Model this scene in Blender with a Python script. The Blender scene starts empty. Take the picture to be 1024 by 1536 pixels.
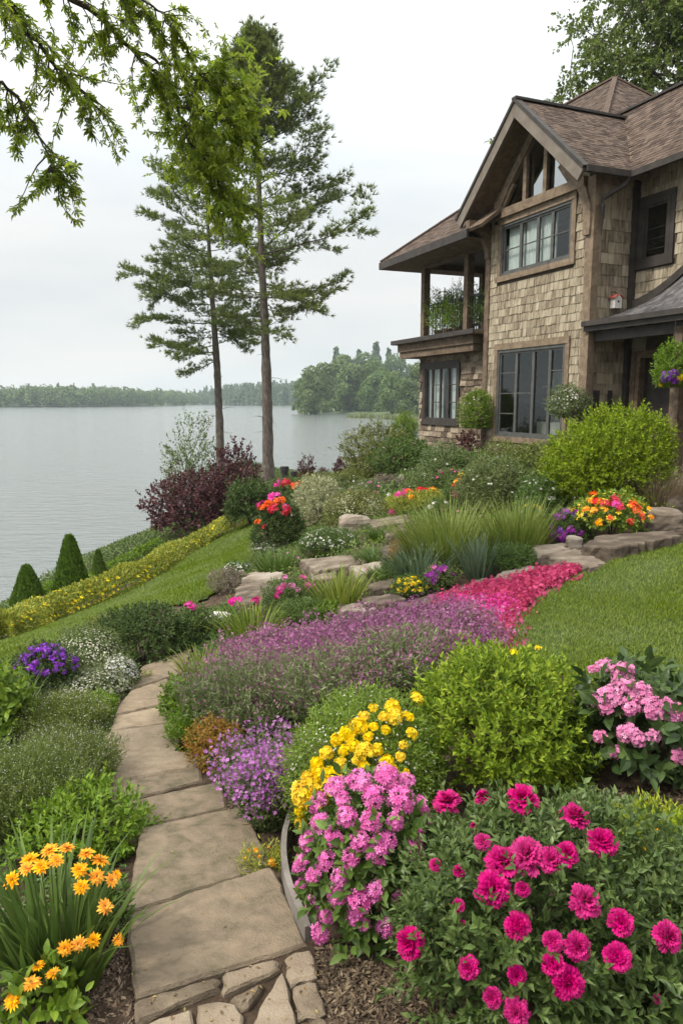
import bpy, math, random
import numpy as np
from mathutils import Vector

SC = bpy.context.scene
COL = SC.collection
R = math.radians
PI = math.pi

# ------------------------------------------------------------------ camera, sky, sun, exposure
FPX, CX, CY = 1100.0, 512.0, 768.0          # focal length and centre in pixels of a 1024 x 1536 frame
EYE = np.array([0.0, 0.0, 6.5])             # eye 6.5 m above the lake (z = 0)
PITCH = math.atan(168.0 / FPX)
cam = bpy.data.cameras.new("camera")
cam.sensor_fit = 'VERTICAL'; cam.sensor_height = 36.0; cam.lens = 36.0 * FPX / 1536.0
cam.clip_start = 0.05; cam.clip_end = 9000
camo = bpy.data.objects.new("camera", cam); COL.objects.link(camo)
camo.location = EYE; camo.rotation_euler = (PI / 2 - PITCH, 0, 0)
SC.camera = camo

SUN_ELEV, SUN_AZ = R(52), R(-112)           # azimuth from +Y, negative = over the lake, to the left
world = bpy.data.worlds.new("World"); SC.world = world; world.use_nodes = True
nt = world.node_tree; nt.nodes.clear()
def wn(t): return nt.nodes.new(t)
out = wn('ShaderNodeOutputWorld')
sky = wn('ShaderNodeTexSky'); sky.sky_type = 'NISHITA'; sky.sun_disc = False
sky.sun_elevation = SUN_ELEV; sky.sun_rotation = SUN_AZ
bg1 = wn('ShaderNodeBackground'); bg1.inputs[1].default_value = 0.1
nt.links.new(sky.outputs[0], bg1.inputs[0])
tc = wn('ShaderNodeTexCoord')
sep = wn('ShaderNodeSeparateXYZ'); nt.links.new(tc.outputs['Generated'], sep.inputs[0])
mp = wn('ShaderNodeMapping'); mp.inputs['Scale'].default_value = (1.3, 1.3, 6.5)
nt.links.new(tc.outputs['Generated'], mp.inputs[0])
nz = wn('ShaderNodeTexNoise'); nz.inputs['Scale'].default_value = 1.9; nz.inputs['Detail'].default_value = 5
nz.inputs['Roughness'].default_value = 0.48
nt.links.new(mp.outputs[0], nz.inputs['Vector'])
rp = wn('ShaderNodeValToRGB')
rp.color_ramp.elements[0].position = 0.34; rp.color_ramp.elements[0].color = (0.66, 0.695, 0.705, 1)
rp.color_ramp.elements[1].position = 0.62; rp.color_ramp.elements[1].color = (0.775, 0.775, 0.76, 1)
nt.links.new(nz.outputs[0], rp.inputs[0])
gr = wn('ShaderNodeMapRange'); gr.interpolation_type = 'SMOOTHSTEP'      # an overcast sky is brightest overhead
gr.inputs[1].default_value = 0.12; gr.inputs[2].default_value = 0.85
gr.inputs[3].default_value = 0.85; gr.inputs[4].default_value = 2.25
nt.links.new(sep.outputs['Z'], gr.inputs[0])
bg2 = wn('ShaderNodeBackground')
nt.links.new(rp.outputs[0], bg2.inputs[0]); nt.links.new(gr.outputs[0], bg2.inputs[1])
mx = wn('ShaderNodeMixShader'); mx.inputs[0].default_value = 0.93
nt.links.new(bg1.outputs[0], mx.inputs[1]); nt.links.new(bg2.outputs[0], mx.inputs[2])
nt.links.new(mx.outputs[0], out.inputs[0])

sl = bpy.data.lights.new("sun", 'SUN'); sl.energy = 3.0; sl.angle = R(11); sl.color = (1.0, 0.93, 0.82)
so = bpy.data.objects.new("sun", sl); COL.objects.link(so)
sd = Vector((math.sin(SUN_AZ) * math.cos(SUN_ELEV), math.cos(SUN_AZ) * math.cos(SUN_ELEV), math.sin(SUN_ELEV)))
so.rotation_euler = sd.to_track_quat('Z', 'Y').to_euler()

SC.view_settings.view_transform = 'Standard'; SC.view_settings.look = 'None'
SC.view_settings.exposure = 0.5; SC.view_settings.gamma = 1.0
SC.view_settings.use_curve_mapping = False
SC.cycles.max_bounces = 6; SC.cycles.diffuse_bounces = 3; SC.cycles.glossy_bounces = 3
SC.cycles.transmission_bounces = 4; SC.cycles.transparent_max_bounces = 8; SC.cycles.volume_bounces = 0
SC.cycles.caustics_reflective = False; SC.cycles.caustics_refractive = False
SC.cycles.use_denoising = True

# ------------------------------------------------------------------ pixels, rays, ground
_f = np.array([0, math.cos(PITCH), -math.sin(PITCH)]); _u = np.array([0, math.sin(PITCH), math.cos(PITCH)])
def ray(px, py):
    return np.array([1.0, 0, 0]) * (px - CX) / FPX + _u * (CY - py) / FPX + _f
def at_drop(px, py, drop):                   # point on that ray, drop metres below the eye
    d = ray(px, py); return EYE + d * (drop / -d[2])
def at_y(px, py, Y):                         # point on that ray at distance Y ahead
    d = ray(px, py); return EYE + d * (Y / d[1])
def depth(p): return float(np.dot(np.asarray(p) - EYE, _f))
def mpp(p): return depth(p) / FPX            # metres per pixel at a point

CTRL_PX = [  # lie of the land: where the ground shows and how far below the eye it is
 (330,1500,2.25),(330,1300,2.36),(270,1100,2.62),(235,1000,2.84),(40,1450,2.35),(40,1200,2.66),(40,1020,2.98),
 (100,965,3.22),(200,898,3.95),(20,965,3.62),(365,792,3.3),(110,908,4.6),(280,840,4.3),(290,862,3.4),(180,950,3.2),
 (300,792,4.2),(402,728,4.5),(330,712,4.7),(560,790,2.1),(620,705,1.75),(600,1480,2.2),(900,1500,2.1),(1000,1250,2.0),
 (1000,765,1.4),(900,845,1.66),(1000,835,1.6),(850,900,1.86),(1000,1000,1.88),(750,875,1.92),(700,930,2.05),
 (500,1000,2.35),(430,1110,2.42),(700,1200,2.14),(420,870,2.62),(300,930,2.86),(370,890,2.75),(480,780,2.5),
 (420,805,2.9),(520,792,2.32),(640,800,1.98),(700,760,1.75),(820,760,1.55),(250,970,2.9),(480,716,3.0),(560,720,2.2),
 (560,1150,2.3),(800,1050,2.0),(180,1150,2.66)]
CTRL_W = [   # x, y, z further round, seen or not
 (-12,0,-.1),(-11.6,10,-.1),(-11,22,-.1),(-9.4,36,-.2),(-8.3,46,-.4),(-17,0,-3),(-17,20,-3),(-15,40,-3),(-12,60,-3),
 (-3,50,-.3),(5,54,-.3),(15,56,-.3),(26,58,-.3),(-3,62,-3),(10,66,-3),(26,68,-3),(24,20,5.3),(24,5,5.3),(24,-6,5.2),
 (12,5,5.0),(10,-6,4.6),(0,-6,4.3),(-6,-6,3.8),(-6,0,3.6),(8,32,4.0),(15,34,4.4),(24,34,4.6),(8,24,5.15),(14,22,5.25),
 (9,14,5.25),(6.2,15,5.2),(2.5,22,4.9),(7,12,5.2),(5.2,17,5.22),(3.6,20,5.1),(2,30,3.8),(0,36,2.7)]
_pts = [at_drop(*c) for c in CTRL_PX] + [np.array(c, float) for c in CTRL_W]
_P = np.array(_pts); _n = len(_P)
def _phi(r2): return 0.5 * r2 * np.log(r2 + 1e-9)
_d2 = ((_P[:, None, :2] - _P[None, :, :2]) ** 2).sum(-1)
_A = np.zeros((_n + 3, _n + 3)); _A[:_n, :_n] = _phi(_d2) + np.eye(_n) * 0.25
_A[:_n, _n] = 1; _A[:_n, _n + 1:] = _P[:, :2]; _A[_n, :_n] = 1; _A[_n + 1:, :_n] = _P[:, :2].T
_w = np.linalg.solve(_A, np.concatenate([_P[:, 2], np.zeros(3)]))
def gz(x, y):
    x = np.atleast_1d(np.asarray(x, float)); y = np.atleast_1d(np.asarray(y, float))
    r2 = (x[:, None] - _P[None, :, 0]) ** 2 + (y[:, None] - _P[None, :, 1]) ** 2
    z = _phi(r2) @ _w[:_n] + _w[_n] + _w[_n + 1] * x + _w[_n + 2] * y
    return np.clip(z, -3.2, 5.6)
def gz1(x, y): return float(gz(x, y)[0])
def ground(px, py, tmax=60.0):               # where the pixel's ray meets the ground
    d = ray(px, py); t = np.linspace(1.2, tmax, 900); q = EYE + t[:, None] * d
    b = q[:, 2] - gz(q[:, 0], q[:, 1])
    i = int(np.argmax(b < 0)) if (b < 0).any() else len(t) - 1
    if i == 0: i = 1
    f = b[i - 1] / (b[i - 1] - b[i] + 1e-12)
    p = EYE + (t[i - 1] + f * (t[i] - t[i - 1])) * d
    p[2] = gz1(p[0], p[1]); return p
def grounds(pl): return [ground(*p) for p in pl]

# ------------------------------------------------------------------ objects and meshes
def props(o, label=None, cat=None, group=None, kind=None):
    if label: o['label'] = label
    if cat: o['category'] = cat
    if group: o['group'] = group
    if kind: o['kind'] = kind
    return o
def empty(name, loc=(0, 0, 0), rz=0.0, label=None, cat=None, group=None):
    o = bpy.data.objects.new(name, None); COL.objects.link(o); o.empty_display_size = 0.2
    o.location = loc; o.rotation_euler = (0, 0, rz); return props(o, label, cat, group)
def link(name, me, parent=None, loc=None, rot=None, sc=None):
    o = bpy.data.objects.new(name, me); COL.objects.link(o)
    if parent: o.parent = parent
    if loc is not None: o.location = loc
    if rot is not None: o.rotation_euler = rot
    if sc is not None: o.scale = (sc, sc, sc) if np.isscalar(sc) else sc
    return o
class MB:
    """collects faces of any size as numpy blocks and builds ONE mesh"""
    def __init__(s): s.v = []; s.f = []; s.m = []; s.n = 0
    def add(s, V, F, mi=0):
        V = np.asarray(V, float).reshape(-1, 3); F = np.asarray(F, int)
        s.v.append(V); s.f.append(F + s.n); s.m.append(np.full(len(F), mi) if np.isscalar(mi) else np.asarray(mi)); s.n += len(V)
        return s
    def mesh(s, name, mats, smooth=False):
        me = bpy.data.meshes.new(name)
        V = np.concatenate(s.v); tot = [f.shape[1] for f in s.f for _ in (0,)]
        lv = np.concatenate([f.ravel() for f in s.f]); lt = np.concatenate([np.full(len(f), f.shape[1]) for f in s.f])
        ls = np.concatenate([[0], np.cumsum(lt)[:-1]])
        me.vertices.add(len(V)); me.vertices.foreach_set('co', V.ravel().astype(np.float32))
        me.loops.add(len(lv)); me.loops.foreach_set('vertex_index', lv.astype(np.int32))
        me.polygons.add(len(lt)); me.polygons.foreach_set('loop_start', ls.astype(np.int32))
        me.polygons.foreach_set('loop_total', lt.astype(np.int32))
        for m in (mats if isinstance(mats, (list, tuple)) else [mats]): me.materials.append(m)
        me.polygons.foreach_set('material_index', np.concatenate(s.m).astype(np.int32))
        me.polygons.foreach_set('use_smooth', np.full(len(lt), bool(smooth)))
        me.update(calc_edges=True); me.validate(); return me
    def obj(s, name, mats, parent=None, smooth=False, **k): return link(name, s.mesh(name, mats, smooth), parent, **k)
BOXF = np.array([[0,3,2,1],[4,5,6,7],[0,1,5,4],[1,2,6,5],[2,3,7,6],[3,0,4,7]])
def box(mb, x0, x1, y0, y1, z0, z1, mi=0):
    return mb.add([(x0,y0,z0),(x1,y0,z0),(x1,y1,z0),(x0,y1,z0),(x0,y0,z1),(x1,y0,z1),(x1,y1,z1),(x0,y1,z1)], BOXF, mi)
def hexa(mb, b, t, mi=0): return mb.add(list(b) + list(t), BOXF, mi)
def bar(mb, p, q, w, h, up=(0, 0, 1), mi=0):  # a beam of section w x h from p to q
    p = np.array(p, float); q = np.array(q, float); d = q - p; d /= np.linalg.norm(d)
    s = np.cross(d, up); s /= np.linalg.norm(s); u = np.cross(s, d)
    c = [(-w/2, -h/2), (w/2, -h/2), (w/2, h/2), (-w/2, h/2)]
    return hexa(mb, [p + s*a + u*b for a, b in c], [q + s*a + u*b for a, b in c], mi)
def tube(mb, pts, rad, n=8, mi=0, cap=True):
    pts = np.asarray(pts, float); rad = np.broadcast_to(np.asarray(rad, float), (len(pts),))
    tg = np.gradient(pts, axis=0); tg /= np.linalg.norm(tg, axis=1)[:, None] + 1e-12
    ref = np.array([0, 0, 1.0]) if abs(tg[0, 2]) < 0.9 else np.array([1.0, 0, 0])
    V = []
    for p, t, r in zip(pts, tg, rad):
        a = np.cross(t, ref); a /= np.linalg.norm(a) + 1e-12; b = np.cross(a, t)
        th = np.arange(n) * 2 * PI / n
        V.append(p + r * (np.cos(th)[:, None] * a + np.sin(th)[:, None] * b))
    V = np.concatenate(V); F = []
    for i in range(len(pts) - 1):
        for k in range(n): F.append((i*n+k, i*n+(k+1) % n, (i+1)*n+(k+1) % n, (i+1)*n+k))
    mb.add(V, F, mi)
    if cap: mb.add(V[-n:], [list(range(n))], mi); mb.add(V[:n], [list(range(n))[::-1]], mi)
    return mb
def lathe(mb, prof, n=20, c=(0, 0, 0), mi=0):
    prof = np.asarray(prof, float); th = np.arange(n) * 2 * PI / n
    V = np.concatenate([np.stack([c[0] + r*np.cos(th), c[1] + r*np.sin(th), np.full(n, c[2] + z)], 1) for r, z in prof])
    F = [(i*n+k, i*n+(k+1) % n, (i+1)*n+(k+1) % n, (i+1)*n+k) for i in range(len(prof)-1) for k in range(n)]
    return mb.add(V, F, mi)
def unit(v): return v / (np.linalg.norm(v, axis=-1, keepdims=True) + 1e-12)
def vnoise(P, seed=0, sc=1.0):               # cheap smooth 3-D noise in -1..1
    g = np.random.default_rng(1000 + seed); K = g.normal(size=(6, 3)) * sc; ph = g.uniform(0, 6.28, 6)
    return np.sin(np.asarray(P) @ K.T + ph).mean(-1) * 1.6

# ------------------------------------------------------------------ materials
def mat(name):
    m = bpy.data.materials.new(name); m.use_nodes = True; t = m.node_tree; t.nodes.clear()
    o = t.nodes.new('ShaderNodeOutputMaterial'); return m, t, o
def nd(t, typ, **k):
    n = t.nodes.new(typ)
    for a, b in k.items():
        if a.startswith('i_'): n.inputs[a[2:].replace('_', ' ')].default_value = b
        else: setattr(n, a, b)
    return n
def rgba(c): return (c[0], c[1], c[2], 1.0)
def ramp(t, fac, stops):
    r = nd(t, 'ShaderNodeValToRGB'); e = r.color_ramp.elements
    while len(e) < len(stops): e.new(0.5)
    for el, (p, c) in zip(e, stops): el.position = p; el.color = rgba(c)
    t.links.new(fac, r.inputs[0]); return r.outputs[0]
def leaf_mat(name, cols, transl=0.3, rough=0.5, spec=0.35, jit=0.25, hue=0.012, patch=0.0):
    """foliage or petals: hue picked per leaf, with a slow drift from plant to plant"""
    m, t, o = mat(name)
    g = nd(t, 'ShaderNodeNewGeometry'); oi = nd(t, 'ShaderNodeObjectInfo')
    c = ramp(t, g.outputs['Random Per Island'], [(i / max(1, len(cols) - 1), x) for i, x in enumerate(cols)])
    h = nd(t, 'ShaderNodeHueSaturation')
    a = nd(t, 'ShaderNodeMath', operation='MULTIPLY_ADD'); a.inputs[1].default_value = 7.31; a.inputs[2].default_value = 0.0
    t.links.new(g.outputs['Random Per Island'], a.inputs[0])
    fr = nd(t, 'ShaderNodeMath', operation='FRACT'); t.links.new(a.outputs[0], fr.inputs[0])
    v = nd(t, 'ShaderNodeMapRange'); v.inputs[3].default_value = 1 - jit; v.inputs[4].default_value = 1 + jit
    t.links.new(fr.outputs[0], v.inputs[0]); t.links.new(v.outputs[0], h.inputs['Value'])
    hu = nd(t, 'ShaderNodeMapRange'); hu.inputs[3].default_value = 0.5 - hue; hu.inputs[4].default_value = 0.5 + hue
    t.links.new(oi.outputs['Random'], hu.inputs[0]); t.links.new(hu.outputs[0], h.inputs['Hue'])
    t.links.new(c, h.inputs['Color'])
    if not patch:
        sa = nd(t, 'ShaderNodeMapRange'); sa.inputs[3].default_value = .95; sa.inputs[4].default_value = 1.05; t.links.new(oi.outputs['Random'], sa.inputs[0]); t.links.new(sa.outputs[0], h.inputs['Saturation'])
    if patch:                                # drier and lusher patches of turf
        tcx = nd(t, 'ShaderNodeTexCoord'); pn = nd(t, 'ShaderNodeTexNoise'); pn.inputs['Scale'].default_value = 1.1; pn.inputs['Detail'].default_value = 5; t.links.new(tcx.outputs['Object'], pn.inputs['Vector'])
        pm = nd(t, 'ShaderNodeMapRange'); pm.inputs[1].default_value = .3; pm.inputs[2].default_value = .7; pm.inputs[3].default_value = 1 - patch; pm.inputs[4].default_value = 1 + patch; t.links.new(pn.outputs[0], pm.inputs[0]); t.links.new(pm.outputs[0], h.inputs['Saturation'])
        mu = nd(t, 'ShaderNodeMath', operation='MULTIPLY'); t.links.new(v.outputs[0], mu.inputs[0]); pm2 = nd(t, 'ShaderNodeMapRange'); pm2.inputs[1].default_value = .3; pm2.inputs[2].default_value = .7; pm2.inputs[3].default_value = 1 + patch; pm2.inputs[4].default_value = 1 - patch; t.links.new(pn.outputs[0], pm2.inputs[0]); t.links.new(pm2.outputs[0], mu.inputs[1]); t.links.new(mu.outputs[0], h.inputs['Value'])
    p = nd(t, 'ShaderNodeBsdfPrincipled', i_Roughness=rough); p.inputs['Specular IOR Level'].default_value = spec
    t.links.new(h.outputs[0], p.inputs['Base Color'])
    tr = nd(t, 'ShaderNodeBsdfTranslucent'); t.links.new(h.outputs[0], tr.inputs[0])
    x = nd(t, 'ShaderNodeMixShader'); x.inputs[0].default_value = transl
    t.links.new(p.outputs[0], x.inputs[1]); t.links.new(tr.outputs[0], x.inputs[2]); t.links.new(x.outputs[0], o.inputs[0])
    return m
def rough_mat(name, stops, scale=6.0, detail=8, bump=0.4, bscale=None, stretch=(1, 1, 1), rough=0.85, spec=0.3, island=0.0, bdist=0.02, dist=0.0, objvar=0.0):
    """stone, wood, soil: noise colour + bump in object space"""
    m, t, o = mat(name)
    tcx = nd(t, 'ShaderNodeTexCoord'); mpx = nd(t, 'ShaderNodeMapping'); mpx.inputs['Scale'].default_value = stretch
    t.links.new(tcx.outputs['Object'], mpx.inputs[0])
    n1 = nd(t, 'ShaderNodeTexNoise'); n1.inputs['Scale'].default_value = scale; n1.inputs['Detail'].default_value = detail
    n1.inputs['Roughness'].default_value = 0.6; n1.inputs['Distortion'].default_value = dist
    oi = nd(t, 'ShaderNodeObjectInfo')
    if objvar:                               # each stone cut from another part of the bed
        of = nd(t, 'ShaderNodeVectorMath', operation='ADD'); sc_ = nd(t, 'ShaderNodeMath', operation='MULTIPLY'); sc_.inputs[1].default_value = 37.0
        t.links.new(oi.outputs['Random'], sc_.inputs[0]); t.links.new(mpx.outputs[0], of.inputs[0]); t.links.new(sc_.outputs[0], of.inputs[1]); vec = of.outputs[0]
    else: vec = mpx.outputs[0]
    t.links.new(vec, n1.inputs['Vector'])
    fac = n1.outputs[0]
    if island:
        g = nd(t, 'ShaderNodeNewGeometry'); a = nd(t, 'ShaderNodeMath', operation='SUBTRACT'); a.inputs[1].default_value = 0.5
        t.links.new(g.outputs['Random Per Island'], a.inputs[0])
        b = nd(t, 'ShaderNodeMath', operation='MULTIPLY_ADD'); b.inputs[1].default_value = island
        t.links.new(a.outputs[0], b.inputs[0]); t.links.new(fac, b.inputs[2]); fac = b.outputs[0]
    if objvar:
        a = nd(t, 'ShaderNodeMath', operation='SUBTRACT'); a.inputs[1].default_value = 0.5; t.links.new(oi.outputs['Random'], a.inputs[0])
        b = nd(t, 'ShaderNodeMath', operation='MULTIPLY_ADD'); b.inputs[1].default_value = objvar; t.links.new(a.outputs[0], b.inputs[0]); t.links.new(fac, b.inputs[2]); fac = b.outputs[0]
    c = ramp(t, fac, stops)
    p = nd(t, 'ShaderNodeBsdfPrincipled', i_Roughness=rough); p.inputs['Specular IOR Level'].default_value = spec
    t.links.new(c, p.inputs['Base Color'])
    if bump:
        n2 = nd(t, 'ShaderNodeTexNoise'); n2.inputs['Scale'].default_value = bscale or scale * 4; n2.inputs['Detail'].default_value = 8
        n2.inputs['Roughness'].default_value = 0.65
        t.links.new(vec, n2.inputs['Vector'])
        bm_ = nd(t, 'ShaderNodeBump', i_Strength=bump, i_Distance=bdist); t.links.new(n2.outputs[0], bm_.inputs['Height'])
        t.links.new(bm_.outputs[0], p.inputs['Normal'])
    t.links.new(p.outputs[0], o.inputs[0]); return m
# ================================================================== THE SETTING
rng = np.random.default_rng(11)
def pip(x, y, poly):                         # points in polygon (plan)
    poly = np.asarray(poly)[:, :2]; ins = np.zeros(len(x), bool); j = len(poly) - 1
    for i in range(len(poly)):
        xi, yi = poly[i]; xj, yj = poly[j]
        c = ((yi > y) != (yj > y)) & (x < (xj - xi) * (y - yi) / (yj - yi + 1e-12) + xi); ins ^= c; j = i
    return ins
def scatter_in(poly, n, g=rng):
    poly = np.asarray(poly)[:, :2]; lo, hi = poly.min(0), poly.max(0); got = []; k = 0
    while k < n:
        q = g.uniform(lo, hi, (n * 2, 2)); q = q[pip(q[:, 0], q[:, 1], poly)]; got.append(q); k += len(q)
    q = np.concatenate(got)[:n]; return np.column_stack([q, gz(q[:, 0], q[:, 1])])

# ground: one fine sheet near, its lake bed running on to the horizon
M_SOIL = rough_mat("soil", [(0.25, (0.028, 0.02, 0.014)), (0.5, (0.07, 0.047, 0.032)), (0.75, (0.14, 0.1, 0.07))], scale=14, bump=0.9, bscale=60, bdist=0.03, rough=0.95, spec=0.15)
xs = np.arange(-18, 22.01, 0.2); ys = np.arange(-6, 62.01, 0.2)
XX, YY = np.meshgrid(xs, ys); ZZ = gz(XX.ravel(), YY.ravel()).reshape(XX.shape)
ZZ = ZZ + 0.012 * vnoise(np.stack([XX, YY, ZZ], -1), 3, 4.0)
nx, ny = len(xs), len(ys); ii = np.arange(nx * ny).reshape(ny, nx)
mb = MB(); mb.add(np.stack([XX, YY, ZZ], -1), np.stack([ii[:-1, :-1], ii[:-1, 1:], ii[1:, 1:], ii[1:, :-1]], -1).reshape(-1, 4))
B = 5000.0
ring_in = [(-18, -6), (22, -6), (22, 62), (-18, 62)]; ring_out = [(-B, -B), (B, -B), (B, B), (-B, B)]
for k in range(4):
    a, b = ring_in[k], ring_in[(k + 1) % 4]; c, d = ring_out[(k + 1) % 4], ring_out[k]
    nn = 40; tt = np.linspace(0, 1, nn + 1)
    ia = np.array([[a[0] + (b[0]-a[0])*t, a[1] + (b[1]-a[1])*t] for t in tt]); oa = np.array([[d[0] + (c[0]-d[0])*t, d[1] + (c[1]-d[1])*t] for t in tt])
    zi = gz(ia[:, 0], ia[:, 1]); zo = np.full(nn + 1, -3.0); zm = np.clip(zi - 2.2, -3, 5)
    ma = ia + (oa - ia) * 0.01
    rows = [np.column_stack([ia, zi]), np.column_stack([ma, zm]), np.column_stack([oa, zo])]
    V = np.concatenate(rows); F = [(r*(nn+1)+i, r*(nn+1)+i+1, (r+1)*(nn+1)+i+1, (r+1)*(nn+1)+i) for r in range(2) for i in range(nn)]
    mb.add(V, np.array(F)[:, ::-1])
props(mb.obj("ground", M_SOIL, smooth=True), kind='structure')

# lake
def water_mat():
    m, t, o = mat("lake_water")
    tcx = nd(t, 'ShaderNodeTexCoord')
    hs = []
    for (sx, sy, sc, amp, w) in ((1.0, 2.6, 0.55, 0.26, 0.4), (1.0, 2.2, 2.3, 0.05, 0.5), (1.0, 1.6, 7.0, 0.010, 0.3)):
        mpx = nd(t, 'ShaderNodeMapping'); mpx.inputs['Scale'].default_value = (sx, sy, 1); mpx.inputs['Rotation'].default_value = (0, 0, R(-14))
        t.links.new(tcx.outputs['Object'], mpx.inputs[0])
        n = nd(t, 'ShaderNodeTexNoise'); n.inputs['Scale'].default_value = sc; n.inputs['Detail'].default_value = 4; n.inputs['Distortion'].default_value = w
        t.links.new(mpx.outputs[0], n.inputs['Vector'])
        a = nd(t, 'ShaderNodeMath', operation='MULTIPLY'); a.inputs[1].default_value = amp; t.links.new(n.outputs[0], a.inputs[0]); hs.append(a.outputs[0])
    s = hs[0]
    for h in hs[1:]:
        a = nd(t, 'ShaderNodeMath', operation='ADD'); t.links.new(s, a.inputs[0]); t.links.new(h, a.inputs[1]); s = a.outputs[0]
    b = nd(t, 'ShaderNodeBump', i_Strength=0.85, i_Distance=1.0); t.links.new(s, b.inputs['Height'])
    p = nd(t, 'ShaderNodeBsdfPrincipled', i_Roughness=0.12); p.inputs['Base Color'].default_value = (0.14, 0.155, 0.15, 1); p.inputs['IOR'].default_value = 1.333
    t.links.new(b.outputs[0], p.inputs['Normal']); t.links.new(p.outputs[0], o.inputs[0]); return m
M_WATER = water_mat()
mb = MB(); mb.add([(-3600, -600, 0), (3600, -600, 0), (3600, 4000, 0), (-3600, 4000, 0)], [[0, 1, 2, 3]])
props(mb.obj("lake", M_WATER), kind='structure')

# ------------------------------------------------------------------ leaf and petal templates (x width, y length, z normal)
def tmpl_leaf(w=0.45, fold=0.12, droop=0.08):
    V = np.array([(0,0,0),(-w/2,.42,fold),(0,1,-droop),(w/2,.42,fold),(0,.45,0.02)]); return V, np.array([[0,3,2,4],[0,4,2,1]])
def tmpl_big(w=0.5, fold=0.1, droop=0.25):
    ys_ = np.array([0,.22,.5,.78,1]); ws = np.array([.03,.38,.5,.3,.02]) * w; V = []; F = []
    for y, a in zip(ys_, ws):
        z = -droop * y * y; V += [(-a, y, z + fold * a / w), (0, y, z), (a, y, z + fold * a / w)]
    for i in range(4):
        F += [(3*i, 3*i+1, 3*i+4, 3*i+3), (3*i+1, 3*i+2, 3*i+5, 3*i+4)]
    return np.array(V), np.array(F)
def tmpl_lobed():                            # a five-lobed maple leaf as three folded lobes on a stalk
    V = [(0,0,0)]; F = []
    for ang, L, w in ((0,1.0,.34),(62,.78,.3),(-62,.78,.3),(118,.42,.22),(-118,.42,.22)):
        c, s = math.cos(R(ang)), math.sin(R(ang)); n0 = len(V)
        for x, y, z in ((-w/2,.5*L,.05),(0,L,-.1),(w/2,.5*L,.05)): V.append((x*c + y*s, y*c - x*s + 0.12, z))
        F.append((0, n0+2, n0+1, n0))
    return np.array(V), np.array(F)
def tmpl_floret(n=5, w=0.62, cup=0.25):      # n petals round a point, radius 1, facing +z
    V = [(0,0,0)]; F = []
    for k in range(n):
        a = 2*PI*k/n; c, s = math.cos(a), math.sin(a); n0 = len(V)
        for x, y, z in ((-w/2,.62,cup*.8),(0,1,cup),(w/2,.62,cup*.8)): V.append((x*c - y*s, x*s + y*c, z))
        F.append((0, n0+2, n0+1, n0))
    return np.array(V), np.array(F)
LEAF, LEAFN, BIG, LOBED = tmpl_leaf(), tmpl_leaf(0.22, 0.05), tmpl_big(), tmpl_lobed()
LEAFW = tmpl_leaf(0.62, 0.14); NEEDLE = (np.array([(-.03,0,0),(.03,0,0),(0,1,-.03)]), np.array([[0,1,2]]))
FLORET, STAR = tmpl_floret(), tmpl_floret(4, .8, .1)
def place(mb, T, P, Yd, N, s, mi=0, wx=1.0):
    """template T at points P, length along Yd, face towards N, size s"""
    V, F = T; n = len(P)
    if n == 0: return mb
    Y = unit(np.asarray(Yd, float)); X = unit(np.cross(Y, N)); Z = np.cross(X, Y); s = np.broadcast_to(s, (n,)); wx = np.broadcast_to(wx, (n,))
    A = P[:, None, :] + s[:, None, None] * (V[None, :, 0:1] * wx[:, None, None] * X[:, None] + V[None, :, 1:2] * Y[:, None] + V[None, :, 2:3] * Z[:, None])
    k = len(V); return mb.add(A, (F[None] + (np.arange(n) * k)[:, None, None]).reshape(-1, F.shape[1]), mi)
def rdir(g, n): return unit(g.normal(size=(n, 3)))
def blades(mb, g, base, L, w, d0, bend, segs=4, mi=0, twist=0.4):
    """grass, strap or iris leaves: base points, lengths, widths, start direction, and how far each arches over"""
    n = len(base); L = np.broadcast_to(L, (n,)); w = np.broadcast_to(w, (n,)); d0 = unit(d0)
    out_ = d0.copy(); out_[:, 2] = 0; out_ = unit(out_ + g.normal(size=(n, 3)) * [0.15, 0.15, 0])
    side = unit(np.cross(out_, [0, 0, 1.0])); side = unit(side + out_ * g.normal(size=(n, 1)) * twist)
    p = base.copy(); d = d0.copy(); V = []; prof = 1 - np.linspace(0, 1, segs + 1) ** 2.2
    bend = np.broadcast_to(bend, (n,))
    for i in range(segs + 1):
        hw = (w * 0.5 * max(prof[i], .04))[:, None]
        V.append(p - side * hw); V.append(p + side * hw)
        st = (L / segs)[:, None]; p = p + d * st
        d = unit(d + (out_ * 0.6 - np.array([0, 0, 0.8])) * (bend / segs)[:, None] * (i + 1) / segs * 2)
    A = np.stack(V, 1); k = 2 * (segs + 1)
    F = np.array([[2*i, 2*i+1, 2*i+3, 2*i+2] for i in range(segs)])
    return mb.add(A, (F[None] + (np.arange(n) * k)[:, None, None]).reshape(-1, 4), mi)

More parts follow.
